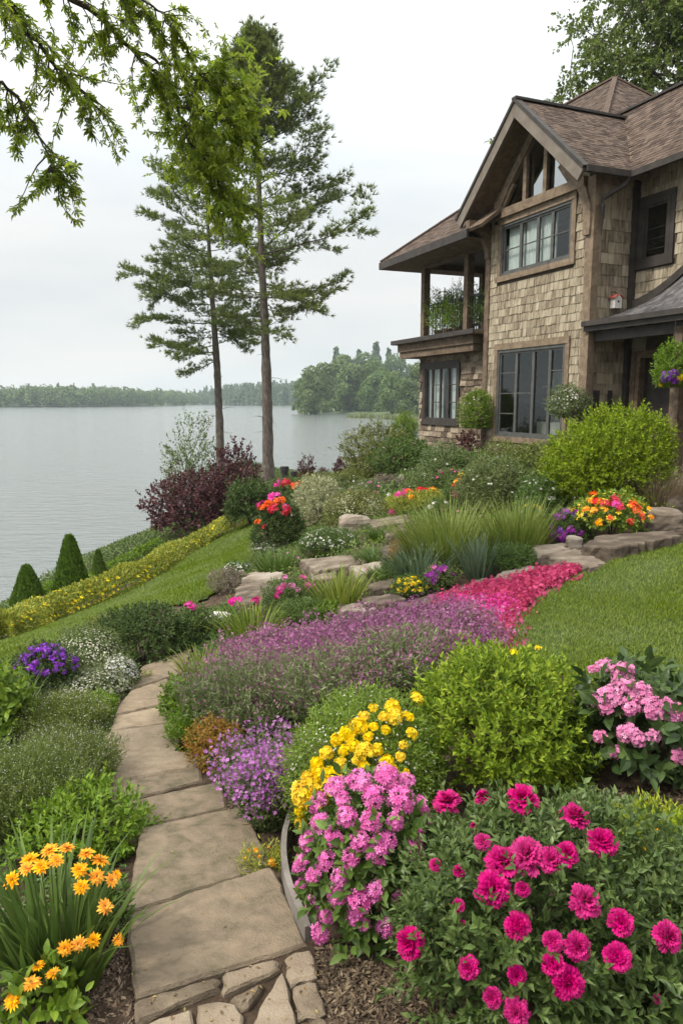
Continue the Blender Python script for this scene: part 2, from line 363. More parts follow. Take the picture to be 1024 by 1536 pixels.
# ------------------------------------------------------------------ lawns
M_LAWN = rough_mat("lawn_soil", [(0.3, (0.035, 0.06, 0.016)), (0.7, (0.06, 0.09, 0.025))], scale=5, bump=0.5, rough=0.95)
M_GRASS = leaf_mat("grass", [(0.1, 0.15, 0.014), (0.155, 0.22, 0.02), (0.22, 0.275, 0.038)], transl=0.35, jit=0.35, patch=.18)
def lawn(name, poly, n, h, w, seed):
    g = np.random.default_rng(seed); poly = np.asarray(poly)[:, :2]
    st = 0.12; gx = np.arange(poly[:, 0].min(), poly[:, 0].max() + st, st); gy = np.arange(poly[:, 1].min(), poly[:, 1].max() + st, st)
    X_, Y_ = np.meshgrid(gx, gy); Z_ = gz(X_.ravel(), Y_.ravel()) + 0.03
    cx_ = (X_[:-1, :-1] + st/2).ravel(); cy_ = (Y_[:-1, :-1] + st/2).ravel(); keep = pip(cx_, cy_, poly)
    idx = np.arange(X_.size).reshape(X_.shape); F = np.stack([idx[:-1, :-1], idx[:-1, 1:], idx[1:, 1:], idx[1:, :-1]], -1).reshape(-1, 4)[keep]
    props(MB().add(np.column_stack([X_.ravel(), Y_.ravel(), Z_]), F).obj(name, M_LAWN, smooth=True), kind='structure')
    P = scatter_in(poly, n, g); P[:, 2] += 0.028
    tuft = 0.75 + 0.45 * (vnoise(P, seed, 2.2) * .5 + .5)
    d = unit(g.normal(size=(n, 3)) * [0.42, 0.42, 0] + [0, 0, 1]); m2 = MB()
    blades(m2, g, P, h * tuft * g.uniform(.6, 1.25, n), w, d, g.uniform(.1, .9, n), segs=2)
    props(m2.obj("grass", M_GRASS), kind='stuff')
LEFT_LAWN = grounds([(-60,988),(0,966),(60,940),(130,913),(200,882),(260,848),(310,815),(372,786),(392,803),(388,826),(362,858),(330,888),(292,908),(235,912),(165,950),(100,985),(40,1010),(-60,1045)])
lawn("lawn", LEFT_LAWN, 170000, 0.065, 0.012, 21)
q = grounds([(868,866),(815,898),(775,930),(762,960),(775,990),(830,1015),(900,1040),(1000,1090),(1100,1130)])
q2 = grounds([(1024,812),(940,838)])
RIGHT_LAWN = q + [np.array([7.5, 3.0, 0]), np.array([9.0, 6.0, 0]), np.array([7.2, 8.6, 0])] + q2
lawn("lawn", RIGHT_LAWN, 340000, 0.033, 0.005, 22)

# ------------------------------------------------------------------ far shore: hills, woods, single trees of the near point
M_FARHILL = rough_mat("far_bank", [(0.3, (0.06, 0.09, 0.035)), (0.7, (0.09, 0.12, 0.05))], scale=0.05, bump=0)
M_FARLEAF = leaf_mat("far_leaves", [(0.065, 0.115, 0.026), (0.1, 0.16, 0.034), (0.15, 0.21, 0.05)], transl=0.35, jit=0.3)
M_FARFIR = leaf_mat("far_fir", [(0.06, 0.105, 0.04), (0.1, 0.155, 0.055)], transl=0.15, jit=0.3)
M_BARK = rough_mat("bark", [(0.3, (0.06, 0.05, 0.042)), (0.55, (0.13, 0.108, 0.09)), (0.75, (0.22, 0.19, 0.165))], scale=11, stretch=(1, 1, 0.3), bump=1.0, bscale=13, bdist=0.09, rough=0.95, spec=0.15)
def hill(name, line, h, wdt, seed):          # a long low bank behind a shoreline (plan points, walking left to right)
    line = np.asarray(line, float); n = 80; t = np.linspace(0, len(line) - 1, n)
    L = np.column_stack([np.interp(t, np.arange(len(line)), line[:, k]) for k in (0, 1)])
    tg = unit(np.gradient(L, axis=0)); nr = np.column_stack([-tg[:, 1], tg[:, 0]])
    rows = []
    for f, z in ((-.01, -3.5), (0, -.3), (.05, .8), (.35, h * .6), (.7, h), (1.0, h * .7)):
        q_ = L + nr * wdt * f; rows.append(np.column_stack([q_, np.full(n, z) + (0 if z < 1 else 1) * 1.6 * vnoise(np.column_stack([q_ / 40, q_[:, :1] * 0]), seed)]))
    V = np.concatenate(rows); F = [(r*n+i, r*n+i+1, (r+1)*n+i+1, (r+1)*n+i) for r in range(len(rows)-1) for i in range(n-1)]
    props(MB().add(V, F).obj(name, M_FARHILL, smooth=True), kind='structure')
def crown_cloud(mb, g, c, rx, rz, n, size, cone=False, mi=0):
    u = rdir(g, n); u[:, 2] = np.abs(u[:, 2]) * 1.3 - .45
    if cone:
        tz = g.uniform(0, 1, n) ** 1.4; a = g.uniform(0, 2*PI, n); rr = rx * (1 - tz) * g.uniform(.6, 1.05, n)
        P = np.column_stack([c[0] + rr*np.cos(a), c[1] + rr*np.sin(a), c[2] + rz * tz]); N = unit(np.column_stack([np.cos(a), np.sin(a), np.full(n, .5)]))
    else:
        lump = 1 + .22 * vnoise(u, int(g.integers(1e6)), 2.6) + g.normal(size=n) * .05
        P = np.asarray(c) + u * [rx, rx, rz] * lump[:, None]; N = unit(u + rdir(g, n) * .5)
    place(mb, LEAFW, P, unit(np.cross(N, rdir(g, n))), N, size * g.uniform(.6, 1.3, n), mi)
def woods(name, line, wdt, rows, n, rx, hgt, size, per, conef, mt, seed, hz):
    g = np.random.default_rng(seed); line = np.asarray(line, float); m2 = MB()
    for k in range(n):
        t = g.uniform(0, len(line) - 1); i = min(int(t), len(line) - 2); f = t - i
        p = line[i] * (1 - f) + line[i+1] * f; tg = unit(line[i+1] - line[i]); nr = np.array([-tg[1], tg[0]])
        r = g.integers(rows) / max(1, rows - 1 + 1e-9); p = p + nr * wdt * (r + g.uniform(0.0, .15))
        z = hz * r; H = hgt * g.uniform(.7, 1.18); cone = g.uniform() < conef; R_ = rx * g.uniform(.7, 1.2) * (.6 if cone else 1)
        if cone: crown_cloud(m2, g, (p[0], p[1], z + H * .05), R_, H * 1.05, per, size, True)
        else: crown_cloud(m2, g, (p[0], p[1], z + H * .5), R_, H * .5, per, size)
    props(m2.obj(name, mt), kind='stuff')
shL = [at_drop(-700, 611.8, 6.5)[:2], at_drop(-200, 611.4, 6.5)[:2], at_drop(100, 610.8, 6.5)[:2], at_drop(230, 609.5, 6.5)[:2], at_drop(318, 606.6, 6.5)[:2]]
shM = [at_drop(290, 606.2, 6.5)[:2], at_drop(340, 608.0, 6.5)[:2], at_drop(420, 608.6, 6.5)[:2], at_drop(560, 609.5, 6.5)[:2], at_drop(760, 609.5, 6.5)[:2]]
hill("far_bank", shL, 5, 120, 1); hill("far_bank", shM, 6, 120, 2)
woods("treeline", shL, 60, 4, 900, 5.2, 15, 2.4, 130, .12, M_FARLEAF, 31, 4)
woods("treeline", shM, 60, 4, 620, 4.8, 21, 2.4, 150, .75, M_FARFIR, 32, 5)
# ================================================================== THE TREES
# far point: single trees
shP = [at_drop(452, 616.5, 6.5)[:2], at_drop(470, 618.5, 6.5)[:2], at_drop(520, 620.5, 6.5)[:2], at_drop(575, 623, 6.5)[:2], at_drop(660, 627, 6.5)[:2], at_drop(800, 630, 6.5)[:2]]
hill("wooded_point", shP, 3, 70, 3)
def far_tree_mesh(seed, cone=False):
    g = np.random.default_rng(seed); m2 = MB()
    if cone: crown_cloud(m2, g, (0, 0, .1), .3, .92, 1400, .07, True)
    else:
        for k in range(9):
            a = k * 2.4; z = .07 + .76 * k / 8; r = .3 * math.sin(PI * min(1, z * .8 + .2)) * g.uniform(.5, 1)
            crown_cloud(m2, g, (r*math.cos(a), r*math.sin(a), z), .17, .17, 330, .06)
    tk = MB(); tube(tk, [(0,0,-.03),(0,0,.3),(0.01,0,.6)], [.022,.018,.008], 6)
    return m2, tk
FAR_PROTO = [(a.mesh("crown", M_FARLEAF), b.mesh("trunk", M_BARK)) for a, b in [far_tree_mesh(41), far_tree_mesh(42), far_tree_mesh(43)]] + \
            [(a.mesh("crown", M_FARFIR), b.mesh("trunk", M_BARK)) for a, b in [far_tree_mesh(44, True)]]
FT = [ # px, shoreline py, top py, width scale, proto, label
 (460,618,556,.9,0,"yellowish rounded tree at the outer tip of the wooded point"),
 (474,619,549,1.0,1,"rounded tree next to the tip of the wooded point"),
 (489,616,543,.9,2,"slender leafy tree third from the tip of the wooded point"),
 (504,616,535,1.0,0,"tall leafy tree in the middle of the wooded point, below the first pines"),
 (524,617,545,1.1,1,"full round crown over the dark bank of the wooded point"),
 (546,617,540,1.0,2,"tall round tree behind the lake reeds of the wooded point"),
 (566,618,552,1.1,0,"broad low tree directly above the pale reeds"),
 (588,620,556,1.1,1,"broad tree on the point halfway between reeds and the house wall"),
 (610,622,562,1.1,2,"tree of the wooded point nearest the shingled house wall"),
 (632,622,545,1.1,0,"wooded point tree half hidden by the corner of the house"),
 (522,612,534,1.0,1,"leafy crown standing behind the middle of the wooded point"),
 (556,612,530,1.0,2,"leafy crown below the dark spiky pine top of the point"),
 (594,612,535,1.1,0,"leafy crown behind the point, under the balcony slab"),
 (504,611,528,.8,3,"small pointed conifer rising over the left half of the point"),
 (563,611,521,.9,3,"tallest pointed conifer sticking out above the wooded point"),
 (538,611,532,.8,3,"pointed conifer between two leafy crowns of the point"),
 (582,611,530,.8,3,"pointed conifer just before the balcony slab"),
 (650,612,540,1.1,1,"tree of the point behind the house")]
for px, py, top, w, k, lb in FT:
    if k == 3 or py < 615: b = at_drop(px, py + 1.5, 6.5) ; b = at_y(px, py, max(b[1], 330)); b[2] = max(0.3, b[2])
    else: b = at_drop(px, py + 3, 6.5); b[2] = .4
    if px > 640: continue
    H = (py - top) * mpp(b) * 1.02
    t = empty("shore_tree", b, rng.uniform(0, 6.28), lb, "tree", "trees on the wooded point")
    t.scale = (H * w, H * w, H)
    link("crown", FAR_PROTO[k][0], t); link("trunk", FAR_PROTO[k][1], t)
# reeds at the water's edge below the point
M_REED = leaf_mat("reeds", [(0.1, 0.14, 0.04), (0.15, 0.19, 0.06), (0.2, 0.22, 0.09)], jit=.25)
g = np.random.default_rng(51); m2 = MB()
for px, py, w in ((545,627,20),(590,629,20),(612,631,14)):
    c = at_drop(px, py, 6.5); k = 420; P = c + g.normal(size=(k, 3)) * [w * mpp(c) * .5, 3.0, 0]; P[:, 2] = 0
    blades(m2, g, P, g.uniform(1.2, 2.4, k), .25, g.normal(size=(k, 3)) * [.25,.25,0] + [0,0,1], .5, segs=2)
props(m2.obj("reeds", M_REED), kind='stuff')

# ------------------------------------------------------------------ branching trees
def spread(g, p0, d0, L, r0, nseg, wob, up=0.0):
    pts = [np.array(p0, float)]; d = unit(np.array(d0, float))
    for i in range(nseg):
        d = unit(d + g.normal(size=3) * wob + np.array([0, 0, up])); pts.append(pts[-1] + d * L / nseg)
    return np.array(pts), d
M_PINE = leaf_mat("pine_needles", [(0.1, 0.135, 0.03), (0.15, 0.195, 0.04), (0.2, 0.25, 0.06)], transl=0.42, jit=0.3, spec=.25)
M_PINEDRY = leaf_mat("pine_needles_top", [(0.032, 0.052, 0.028), (0.05, 0.075, 0.036)], transl=0.2, jit=0.3, spec=.25)
def pine(name, base, H, r0, bend, whorls, seed, label, top_from, top_r):
    """tall bare trunk, horizontal plates of needles on long boughs, denser spire from top_from up"""
    g = np.random.default_rng(seed); t = empty(name, base, 0, label, "tree", "tall pines on the bank")
    zs = np.linspace(0, 1, 14); pts = np.column_stack([bend[0] * zs ** 1.5 + .05 * np.sin(zs * 7), bend[1] * zs, zs * H]); pts[0, 2] = -.4
    rad = r0 * (1 - .93 * zs ** 1.1) + .015; rad[0] *= 1.35
    zz = np.linspace(0, 1, 60); p3 = np.column_stack([np.interp(zz, zs, pts[:, k]) for k in range(3)]); tube(MB(), p3 + np.column_stack([g.normal(size=(60, 2)) * .006, np.zeros(60)]), np.interp(zz, zs, rad) * (1 + .05 * g.normal(size=60)), 14).obj("trunk", M_BARK, t, smooth=True)
    at = lambda z: np.array([np.interp(z, pts[:, 2], pts[:, k]) for k in range(3)])
    bm, fm = MB(), MB()
    def sprays(line, wid, dens, thick=.09):
        tot = len(line) - 1
        for i in range(1, len(line)):
            f = i / tot; w = wid * (0.35 + 0.65 * math.sin(PI * min(1, f * .85 + .12))); k = int(1.35 * dens * np.linalg.norm(line[i] - line[i-1]) * (0.25 + f))
            if k < 1: continue
            c = line[i-1] + (line[i] - line[i-1]) * g.uniform(0, 1, (k, 1)); ax = unit(line[i] - line[i-1]); sd_ = unit(np.cross(ax, [0, 0, 1.0]))
            off = g.normal(size=k) * w * .5; P = c + sd_ * off[:, None] + ax * (np.abs(off) * .6)[:, None] + g.normal(size=(k, 3)) * [.06, .06, thick] + [0, 0, .06]
            tuftd = unit(ax + sd_ * np.sign(off)[:, None] * .8 + [0, 0, .3] + g.normal(size=(k, 3)) * [.3, .3, .18])
            for _ in range(11):
                dd = unit(tuftd + rdir(g, k) * .65); place(fm, NEEDLE, P, dd, rdir(g, k), g.uniform(.18, .36, k), 0, 2.2)
    for z0, ang, L, rise, wid, dens in whorls:
        a = R(ang); p0 = at(z0 * H); d0 = np.array([math.cos(a), math.sin(a), rise]); r = .012 + .02 * L / 3
        line, _ = spread(g, p0, d0, L, r, 7, .13, .03); tube(bm, line, np.linspace(r, .008, len(line)), 5)
        sprays(line, wid, dens)
        for q_ in range(2, 7):
            sgn = 1 if q_ % 2 else -1; b2 = d0 * .6 + sgn * .7 * np.array([-d0[1], d0[0], 0]) + [0, 0, .12]
            l2, _ = spread(g, line[q_], b2, L * g.uniform(.22, .4), .01, 4, .15, .03); tube(bm, l2, np.linspace(.012, .004, 5), 4)
            sprays(l2, wid * .7, dens * .8)
    z = top_from * H                          # spire
    while z < H * .995:
        f = (z - top_from * H) / (H * (1 - top_from)); Rr = top_r * (1 - f) ** .55 * (0.75 + .4 * g.uniform()) + .12
        for k in range(6):
            a = g.uniform(0, 6.28); l2, _ = spread(g, at(z), (math.cos(a), math.sin(a), .45 + .9 * f), Rr, .01, 4, .12, .04)
            tube(bm, l2, np.linspace(.018, .005, 5), 4); sprays(l2, .42, 26, .16)
        z += .36
    for q_ in range(12):                     # dead stubs and bare twigs on the lower trunk
        a = g.uniform(0, 6.28); l2, _ = spread(g, at(g.uniform(.12, .45) * H), (math.cos(a), math.sin(a), g.uniform(-.3, .3)), g.uniform(.25, 1.3), .01, 4, .2); tube(bm, l2, np.linspace(.02, .004, 5), 5)
    bm.obj("bough", M_BARK, t); fm.obj("needles", M_PINE, t)
    return t
pb = at_drop(402, 726, 4.5); m1 = mpp(pb)
HT = (726 - 108) * m1
zf = lambda py: (726 - py) / (726 - 108)
g0 = np.random.default_rng(5)
# whorls: height fraction, plan angle (0 = to the right of the picture, 180 = left), length m, rise, spray width, density
WR = [(zf(250),10,4.6,.42,1.0,24),(zf(300),-20,4.4,.35,1.0,22),(zf(330),25,4.9,.12,1.15,26),(zf(345),150,3.5,.3,1.0,22),(zf(395),-8,6.3,-.02,.95,26),(zf(400),60,3.5,.05,.9,20),
      (zf(420),172,3.6,.25,1.1,24),(zf(440),-30,4.0,-.32,.8,22),(zf(455),200,3.2,.1,.9,22),(zf(470),20,2.6,-.4,.8,18),(zf(490),165,2.4,.1,.8,22),(zf(500),-60,2.0,-.1,.8,20),
      (zf(455),-5,4.6,-.2,.9,24),(zf(360),5,4.8,.12,1,24),(zf(380),200,4.0,.25,1.0,22),(zf(350),-100,3.2,.1,1,20),(zf(420),100,3.2,.1,1,20),(zf(285),170,3.0,.3,1,22),(zf(270),90,2.8,.3,1,22),(zf(510),100,1.6,.1,.7,20),(zf(240),-60,2.8,.35,1,24)]
pine("pine_tree", pb, HT, .30, (-.35, .2), WR + [(h_ + .012, a_ + 35 * (1 if k_ % 2 else -1), L_ * .75, r_, w_, d_ * .8) for k_, (h_, a_, L_, r_, w_, d_) in enumerate(WR)], 61, "tallest pine with bare lower trunk and dense spiky top", zf(238), 2.9)
pb2 = at_drop(331, 712, 4.7); m2_ = mpp(pb2); H2 = (712 - 235) * m2_
zg = lambda py: (712 - py) / (712 - 235)
WL = [(zg(300),170,3.2,.22,.9,24),(zg(330),185,3.9,.18,1.0,24),(zg(335),20,2.4,.2,.9,22),(zg(370),165,4.4,.12,1.0,25),(zg(390),10,3.0,.12,1,22),(zg(410),192,3.6,-.05,1,24),(zg(420),110,3,.05,1,22),
      (zg(440),172,5.2,-.1,1.1,27),(zg(450),-15,3.1,.05,1,24),(zg(465),200,4.2,-.1,1,25),(zg(490),178,4.8,-.13,1.05,26),(zg(480),15,3.2,.0,1,24),(zg(505),-20,2.5,-.1,.9,24),(zg(510),160,3.0,-.1,.9,22),(zg(520),30,2.6,-.05,.8,22),
      (zg(532),183,3.9,-.12,.9,24),(zg(500),-12,3.0,-.12,.9,22),(zg(545),170,2.6,-.12,.8,22),(zg(420),180,4.6,.02,1,25),(zg(350),-80,3.0,.1,1,22),(zg(400),250,3.0,.1,1,22),(zg(460),80,3,.1,1,22)]
pine("pine_tree", pb2, H2, .26, (-.55, .1), WL + [(h_ + .02, a_ + 40 * (1 if k_ % 2 else -1), L_ * .8, r_, w_, d_ * .8) for k_, (h_, a_, L_, r_, w_, d_) in enumerate(WL)], 62, "shorter pine leaning slightly left with wide drooping lower boughs", zg(300), 2.1)

# ------------------------------------------------------------------ broadleaf trees: foreground maple, tree behind the roof
M_MAPLE = leaf_mat("maple_leaves", [(0.15, 0.22, 0.018), (0.22, 0.3, 0.025), (0.32, 0.38, 0.04)], transl=0.6, jit=0.3)
M_OAK = leaf_mat("oak_leaves", [(0.085, 0.14, 0.024), (0.13, 0.195, 0.034), (0.18, 0.24, 0.05)], transl=0.35, jit=0.3)
M_TWIG = rough_mat("twig_bark", [(0.3, (0.035, 0.028, 0.022)), (0.7, (0.09, 0.075, 0.06))], scale=20, bump=.5, rough=.9)
def leafy_twigs(fm, bm, g, line, n, L, leafs, size, T, hang=0.25, start=.15):
    for k in range(n):
        f = g.uniform(start, 1); i = min(int(f * (len(line) - 1)), len(line) - 2); q_ = line[i] + (line[i+1] - line[i]) * (f * (len(line) - 1) - i)
        ax = unit(line[i+1] - line[i]); d = unit(ax * .7 + rdir(g, 1)[0] * .9 - np.array([0, 0, hang]))
        l2, _ = spread(g, q_, d, L * g.uniform(.5, 1.2), .004, 5, .22, -hang * .25); tube(bm, l2, np.linspace(.006, .002, 6), 4, cap=False)
        m = leafs; ft = np.sort(g.uniform(.15, 1, m)); P = np.column_stack([np.interp(ft * 5, np.arange(6), l2[:, c]) for c in range(3)])
        dd = unit(d + rdir(g, m) * 1.0 - [0, 0, .35]); P = P + dd * size * .25
        place(fm, T, P, dd, unit(rdir(g, m) * .8 + [0, 0, .9]), size * g.uniform(.6, 1.25, m))
# maple: the trunk stands out of frame to the left of the path, one limb reaches into the picture
mbz = gz1(-4.2, 4.2); tb = np.array([-4.2, 4.2, mbz])
t = empty("maple_tree", tb, 0, "leafy maple whose limb hangs into the top corner above the lake", "tree")
g = np.random.default_rng(71); fm, bm = MB(), MB()
trk = np.array([(0,0,-.3),(.02,.05,1.5),(.1,.1,3.2),(.2,.2,5.0),(.2,.4,7.5),(.1,.4,9.5)]); tube(MB(), trk, [.24,.2,.17,.14,.1,.05], 12).obj("trunk", M_BARK, t, smooth=True)
def W(px, py, Y): return at_y(px, py, Y) - tb
limbs = [ # start point on trunk, then picture points with distance
 ([trk[3], W(-40,-60,5.0), W(70,-25,5.4), W(150,25,5.8), W(200,75,6.1), W(236,108,6.3), W(262,160,6.5), W(285,215,6.7)], .05),
 ([trk[3], W(-120,-80,4.4), W(-20,-30,4.8), W(30,30,5.0), W(75,90,5.2), W(120,130,5.4), W(140,160,5.5)], .035),
 ([W(70,-25,5.4), W(130,-30,5.6), W(195,-15,5.8), W(240,15,6.0), W(262,40,6.1)], .025),
 ([W(200,75,6.1), W(245,95,6.4), W(290,105,6.6), W(330,118,6.8), W(362,130,7.0)], .022),
 ([trk[2], W(-100,120,4.6), W(-30,110,4.9), W(20,140,5.1), W(45,180,5.2), W(70,225,5.3), W(80,255,5.3)], .025),
 ([W(285,215,6.7), W(310,240,6.8), W(330,275,6.9), W(345,310,7.0)], .014),
 ([W(262,160,6.5), W(300,165,6.7), W(340,175,6.8), W(370,200,6.9)], .014),
 ([trk[4], W(-60,-200,5.5), W(60,-150,6.2), W(180,-100,6.6)], .05), ([trk[4], np.array([-1.5,1,8.8]), np.array([-2.8,1.5,9.5])], .05), ([trk[3], np.array([-1.2,-1,6.2]), np.array([-2.4,-1.6,6.9])], .05)]
dn = [(40,.42,8),(44,.42,7),(30,.4,8),(40,.42,10),(36,.4,7),(30,.5,10),(34,.45,10),(40,.5,10),(60,.6,10),(60,.6,10)]
for (lp, r), (n, L, lf) in zip(limbs, dn):
    lp = np.array(lp, float); tt = np.linspace(0, len(lp) - 1, len(lp) * 4); ln = np.column_stack([np.interp(tt, np.arange(len(lp)), lp[:, k]) for k in range(3)])
    ln[1:-1] += g.normal(size=(len(ln) - 2, 3)) * .012
    tube(bm, ln, np.linspace(r * .62, .005, len(ln)), 7); leafy_twigs(fm, bm, g, ln, n, L, int(lf*2.5), .05, LOBED, .35, .2)
def dense_spray(cx, cy, Y, rx, ry, n, size):
    n = int(n * .72)  # a hanging mass of leaves at the limb's end
    c = W(cx, cy, Y); m = mpp(c + tb); P = c + np.column_stack([g.normal(size=n) * rx * m * .5, g.normal(size=n) * .22, g.normal(size=n) * ry * m * .5])
    dd = unit(rdir(g, n) * .8 + [0.2, -.1, -.7]); place(fm, LOBED, P, dd, unit(rdir(g, n) * .8 + [0, 0, .8]), size * g.uniform(.6, 1.2, n))
for a in ((330,110,6.9,70,50,255,.07),(300,180,6.7,70,60,289,.07),(350,190,6.9,55,60,255,.07),(335,250,6.9,70,60,272,.07),(355,310,7.0,50,45,100,.085),(290,230,6.7,55,50,204,.07),(375,150,7.0,30,30,50,.085)): dense_spray(*a)
bm.obj("limb", M_TWIG, t); fm.obj("crown", M_MAPLE, t)
# tree behind the house
def big_tree(name, base, H, spreadr, seed, label, lm, nl, leaf, twigs):
    g = np.random.default_rng(seed); t = empty(name, base, 0, label, "tree"); fm, bm = MB(), MB()
    tp, _ = spread(g, (0,0,-.3), (0,0,1), H * .75, .3, 8, .04); tube(MB(), tp, np.linspace(.32, .1, 9), 10).obj("trunk", M_BARK, t, smooth=True)
    for k in range(nl):
        f = g.uniform(.45, 1); i = int(f * 7.9); a = k * 2.4 + g.uniform(-.3, .3); L = spreadr * g.uniform(.65, 1.15) * (1.15 - .5 * f)
        ln, _ = spread(g, tp[i], (math.cos(a), math.sin(a), g.uniform(.15, .9)), L, .1, 9, .16, .02); tube(bm, ln, np.linspace(.07, .012, 10), 6)
        leafy_twigs(fm, bm, g, ln, twigs, 1.1, 22, leaf, LEAFW, .15, .3)
        for j in (4, 6, 8):
            l2, _ = spread(g, ln[j], unit(rdir(g, 1)[0] + np.array([0, 0, .2])), L * .45, .03, 6, .18); tube(bm, l2, np.linspace(.025, .008, 7), 5)
            leafy_twigs(fm, bm, g, l2, twigs // 2, .9, 22, leaf, LEAFW, .15, .1)
    bm.obj("limb", M_BARK, t); fm.obj("crown", lm, t)
big_tree("oak_tree", (11.7, 27.5, 4.6), 29.0, 6.8, 81, "big leafy tree rising behind the shingled roof", M_OAK, 50, .16, 34)
# ================================================================== THE HOUSE (local x along the lake front away from the eye, y out towards the lake)
AZ = R(22.6); P0 = np.array([5.053, 15.485, 5.2])
house = empty("house", P0, PI / 2 + AZ, "brown shingled lake house with steep gable, corner balcony and small porch roof", "house")
_hu = np.array([-math.sin(AZ), math.cos(AZ), 0]); _ho = np.array([-math.cos(AZ), -math.sin(AZ), 0])
def HW(u, o, z): return P0 + _hu * u + _ho * o + np.array([0, 0, z])
def shingle_mat(name, stops, island, stretch, scale, bump, rough=.9): return rough_mat(name, stops, scale=scale, stretch=stretch, bump=bump, bscale=scale*2.2, island=island, rough=rough, spec=.2, bdist=.012)
M_SHINGLE = shingle_mat("wall_shingle", [(0.2, (0.085, 0.066, 0.046)), (0.38, (0.205, 0.168, 0.118)), (0.58, (0.32, 0.272, 0.195)), (0.82, (0.44, 0.388, 0.295))], .3, (6, 6, 1.0), 3.2, .9)
M_BACK = rough_mat("wall_back", [(0.3, (0.05, 0.038, 0.026)), (0.7, (0.09, 0.07, 0.05))], scale=6)
M_STONE_WALL = shingle_mat("stone_wall", [(0.25, (0.07, 0.05, 0.036)), (0.5, (0.18, 0.14, 0.1)), (0.8, (0.33, 0.27, 0.2))], .5, (1.5, 1.5, 3), 6, .9)
M_ROOF = shingle_mat("roof_tile", [(0.25, (0.045, 0.031, 0.024)), (0.5, (0.088, 0.062, 0.047)), (0.8, (0.138, 0.1, 0.078))], .5, (2, 2, 2), 5, .6)
M_SLATE = shingle_mat("porch_slate", [(0.25, (0.05, 0.048, 0.05)), (0.5, (0.10, 0.095, 0.095)), (0.8, (0.17, 0.16, 0.155))], .45, (2, 2, 2), 5, .5, .6)
M_TIMBER = rough_mat("timber", [(0.3, (0.06, 0.04, 0.026)), (0.55, (0.14, 0.1, 0.067)), (0.8, (0.24, 0.18, 0.125))], scale=4, stretch=(1.2, 1.2, 1.2), bump=.5, bscale=30, rough=.8, dist=1.5)
M_TIMBER2 = rough_mat('pale_timber', [(0.3, (0.11, 0.078, 0.052)), (0.55, (0.2, 0.147, 0.1)), (0.8, (0.3, 0.23, 0.16))], scale=5, stretch=(1.2, 1.2, 1.2), bump=.5, bscale=30, rough=.8, dist=1.0)
M_BARGE = rough_mat("barge_paint", [(0.3, (0.12, 0.1, 0.08)), (0.7, (0.2, 0.17, 0.138))], scale=3, bump=.3, rough=.75)
M_DARK = rough_mat("dark_trim", [(0.3, (0.025, 0.021, 0.018)), (0.7, (0.055, 0.046, 0.04))], scale=5, bump=.3, rough=.6)
M_FRAME = rough_mat("window_paint", [(0.3, (0.05, 0.052, 0.05)), (0.7, (0.1, 0.1, 0.094))], scale=6, bump=.2, rough=.5)
M_CURTAIN = rough_mat("curtain", [(0.3, (0.55, 0.56, 0.55)), (0.7, (0.78, 0.78, 0.76))], scale=3, stretch=(6, 6, 1), bump=.3, rough=.9)
M_INSIDE = rough_mat("inside_plaster", [(0.3, (0.2, 0.18, 0.15)), (0.7, (0.3, 0.27, 0.23))], scale=3, bump=.1)
M_METAL = rough_mat("black_iron", [(0.3, (0.012, 0.012, 0.012)), (0.7, (0.03, 0.03, 0.03))], scale=9, bump=.1, rough=.5)
M_CHINA = rough_mat("white_china", [(0.3, (0.6, 0.58, 0.54)), (0.7, (0.72, 0.7, 0.66))], scale=9, bump=0, rough=.35)
def glass_mat(name, tint, base=.04):
    m, t, o = mat(name); gg = nd(t, 'ShaderNodeNewGeometry'); dp_ = nd(t, 'ShaderNodeVectorMath', operation='DOT_PRODUCT'); t.links.new(gg.outputs['Incoming'], dp_.inputs[0]); t.links.new(gg.outputs['Normal'], dp_.inputs[1])
    ab = nd(t, 'ShaderNodeMath', operation='ABSOLUTE'); t.links.new(dp_.outputs['Value'], ab.inputs[0]); om = nd(t, 'ShaderNodeMath', operation='SUBTRACT'); om.inputs[0].default_value = 1.0; t.links.new(ab.outputs[0], om.inputs[1])
    pw = nd(t, 'ShaderNodeMath', operation='POWER'); pw.inputs[1].default_value = 5.0; t.links.new(om.outputs[0], pw.inputs[0]); fr = nd(t, 'ShaderNodeMath', operation='MULTIPLY_ADD'); fr.inputs[1].default_value = .55; fr.inputs[2].default_value = base; t.links.new(pw.outputs[0], fr.inputs[0]); a = nd(t, 'ShaderNodeBsdfTransparent'); a.inputs[0].default_value = rgba(tint)
    gl = nd(t, 'ShaderNodeBsdfGlossy', i_Roughness=.02); gl.inputs[0].default_value = (.9, .95, .95, 1); x = nd(t, 'ShaderNodeMixShader')
    tcx = nd(t, 'ShaderNodeTexCoord'); n = nd(t, 'ShaderNodeTexNoise'); n.inputs['Scale'].default_value = 1.6; t.links.new(tcx.outputs['Object'], n.inputs['Vector'])
    b = nd(t, 'ShaderNodeBump', i_Strength=.02, i_Distance=.1); t.links.new(n.outputs[0], b.inputs['Height']); t.links.new(b.outputs[0], gl.inputs['Normal'])
    t.links.new(fr.outputs[0], x.inputs[0]); t.links.new(a.outputs[0], x.inputs[1]); t.links.new(gl.outputs[0], x.inputs[2]); t.links.new(x.outputs[0], o.inputs[0]); return m
M_GLASS = glass_mat("window_glass", (.72, .78, .76), .075); M_GABLE_GLASS = glass_mat("gable_glass", (.5, .65, .6), .5)
gH = np.random.default_rng(91)
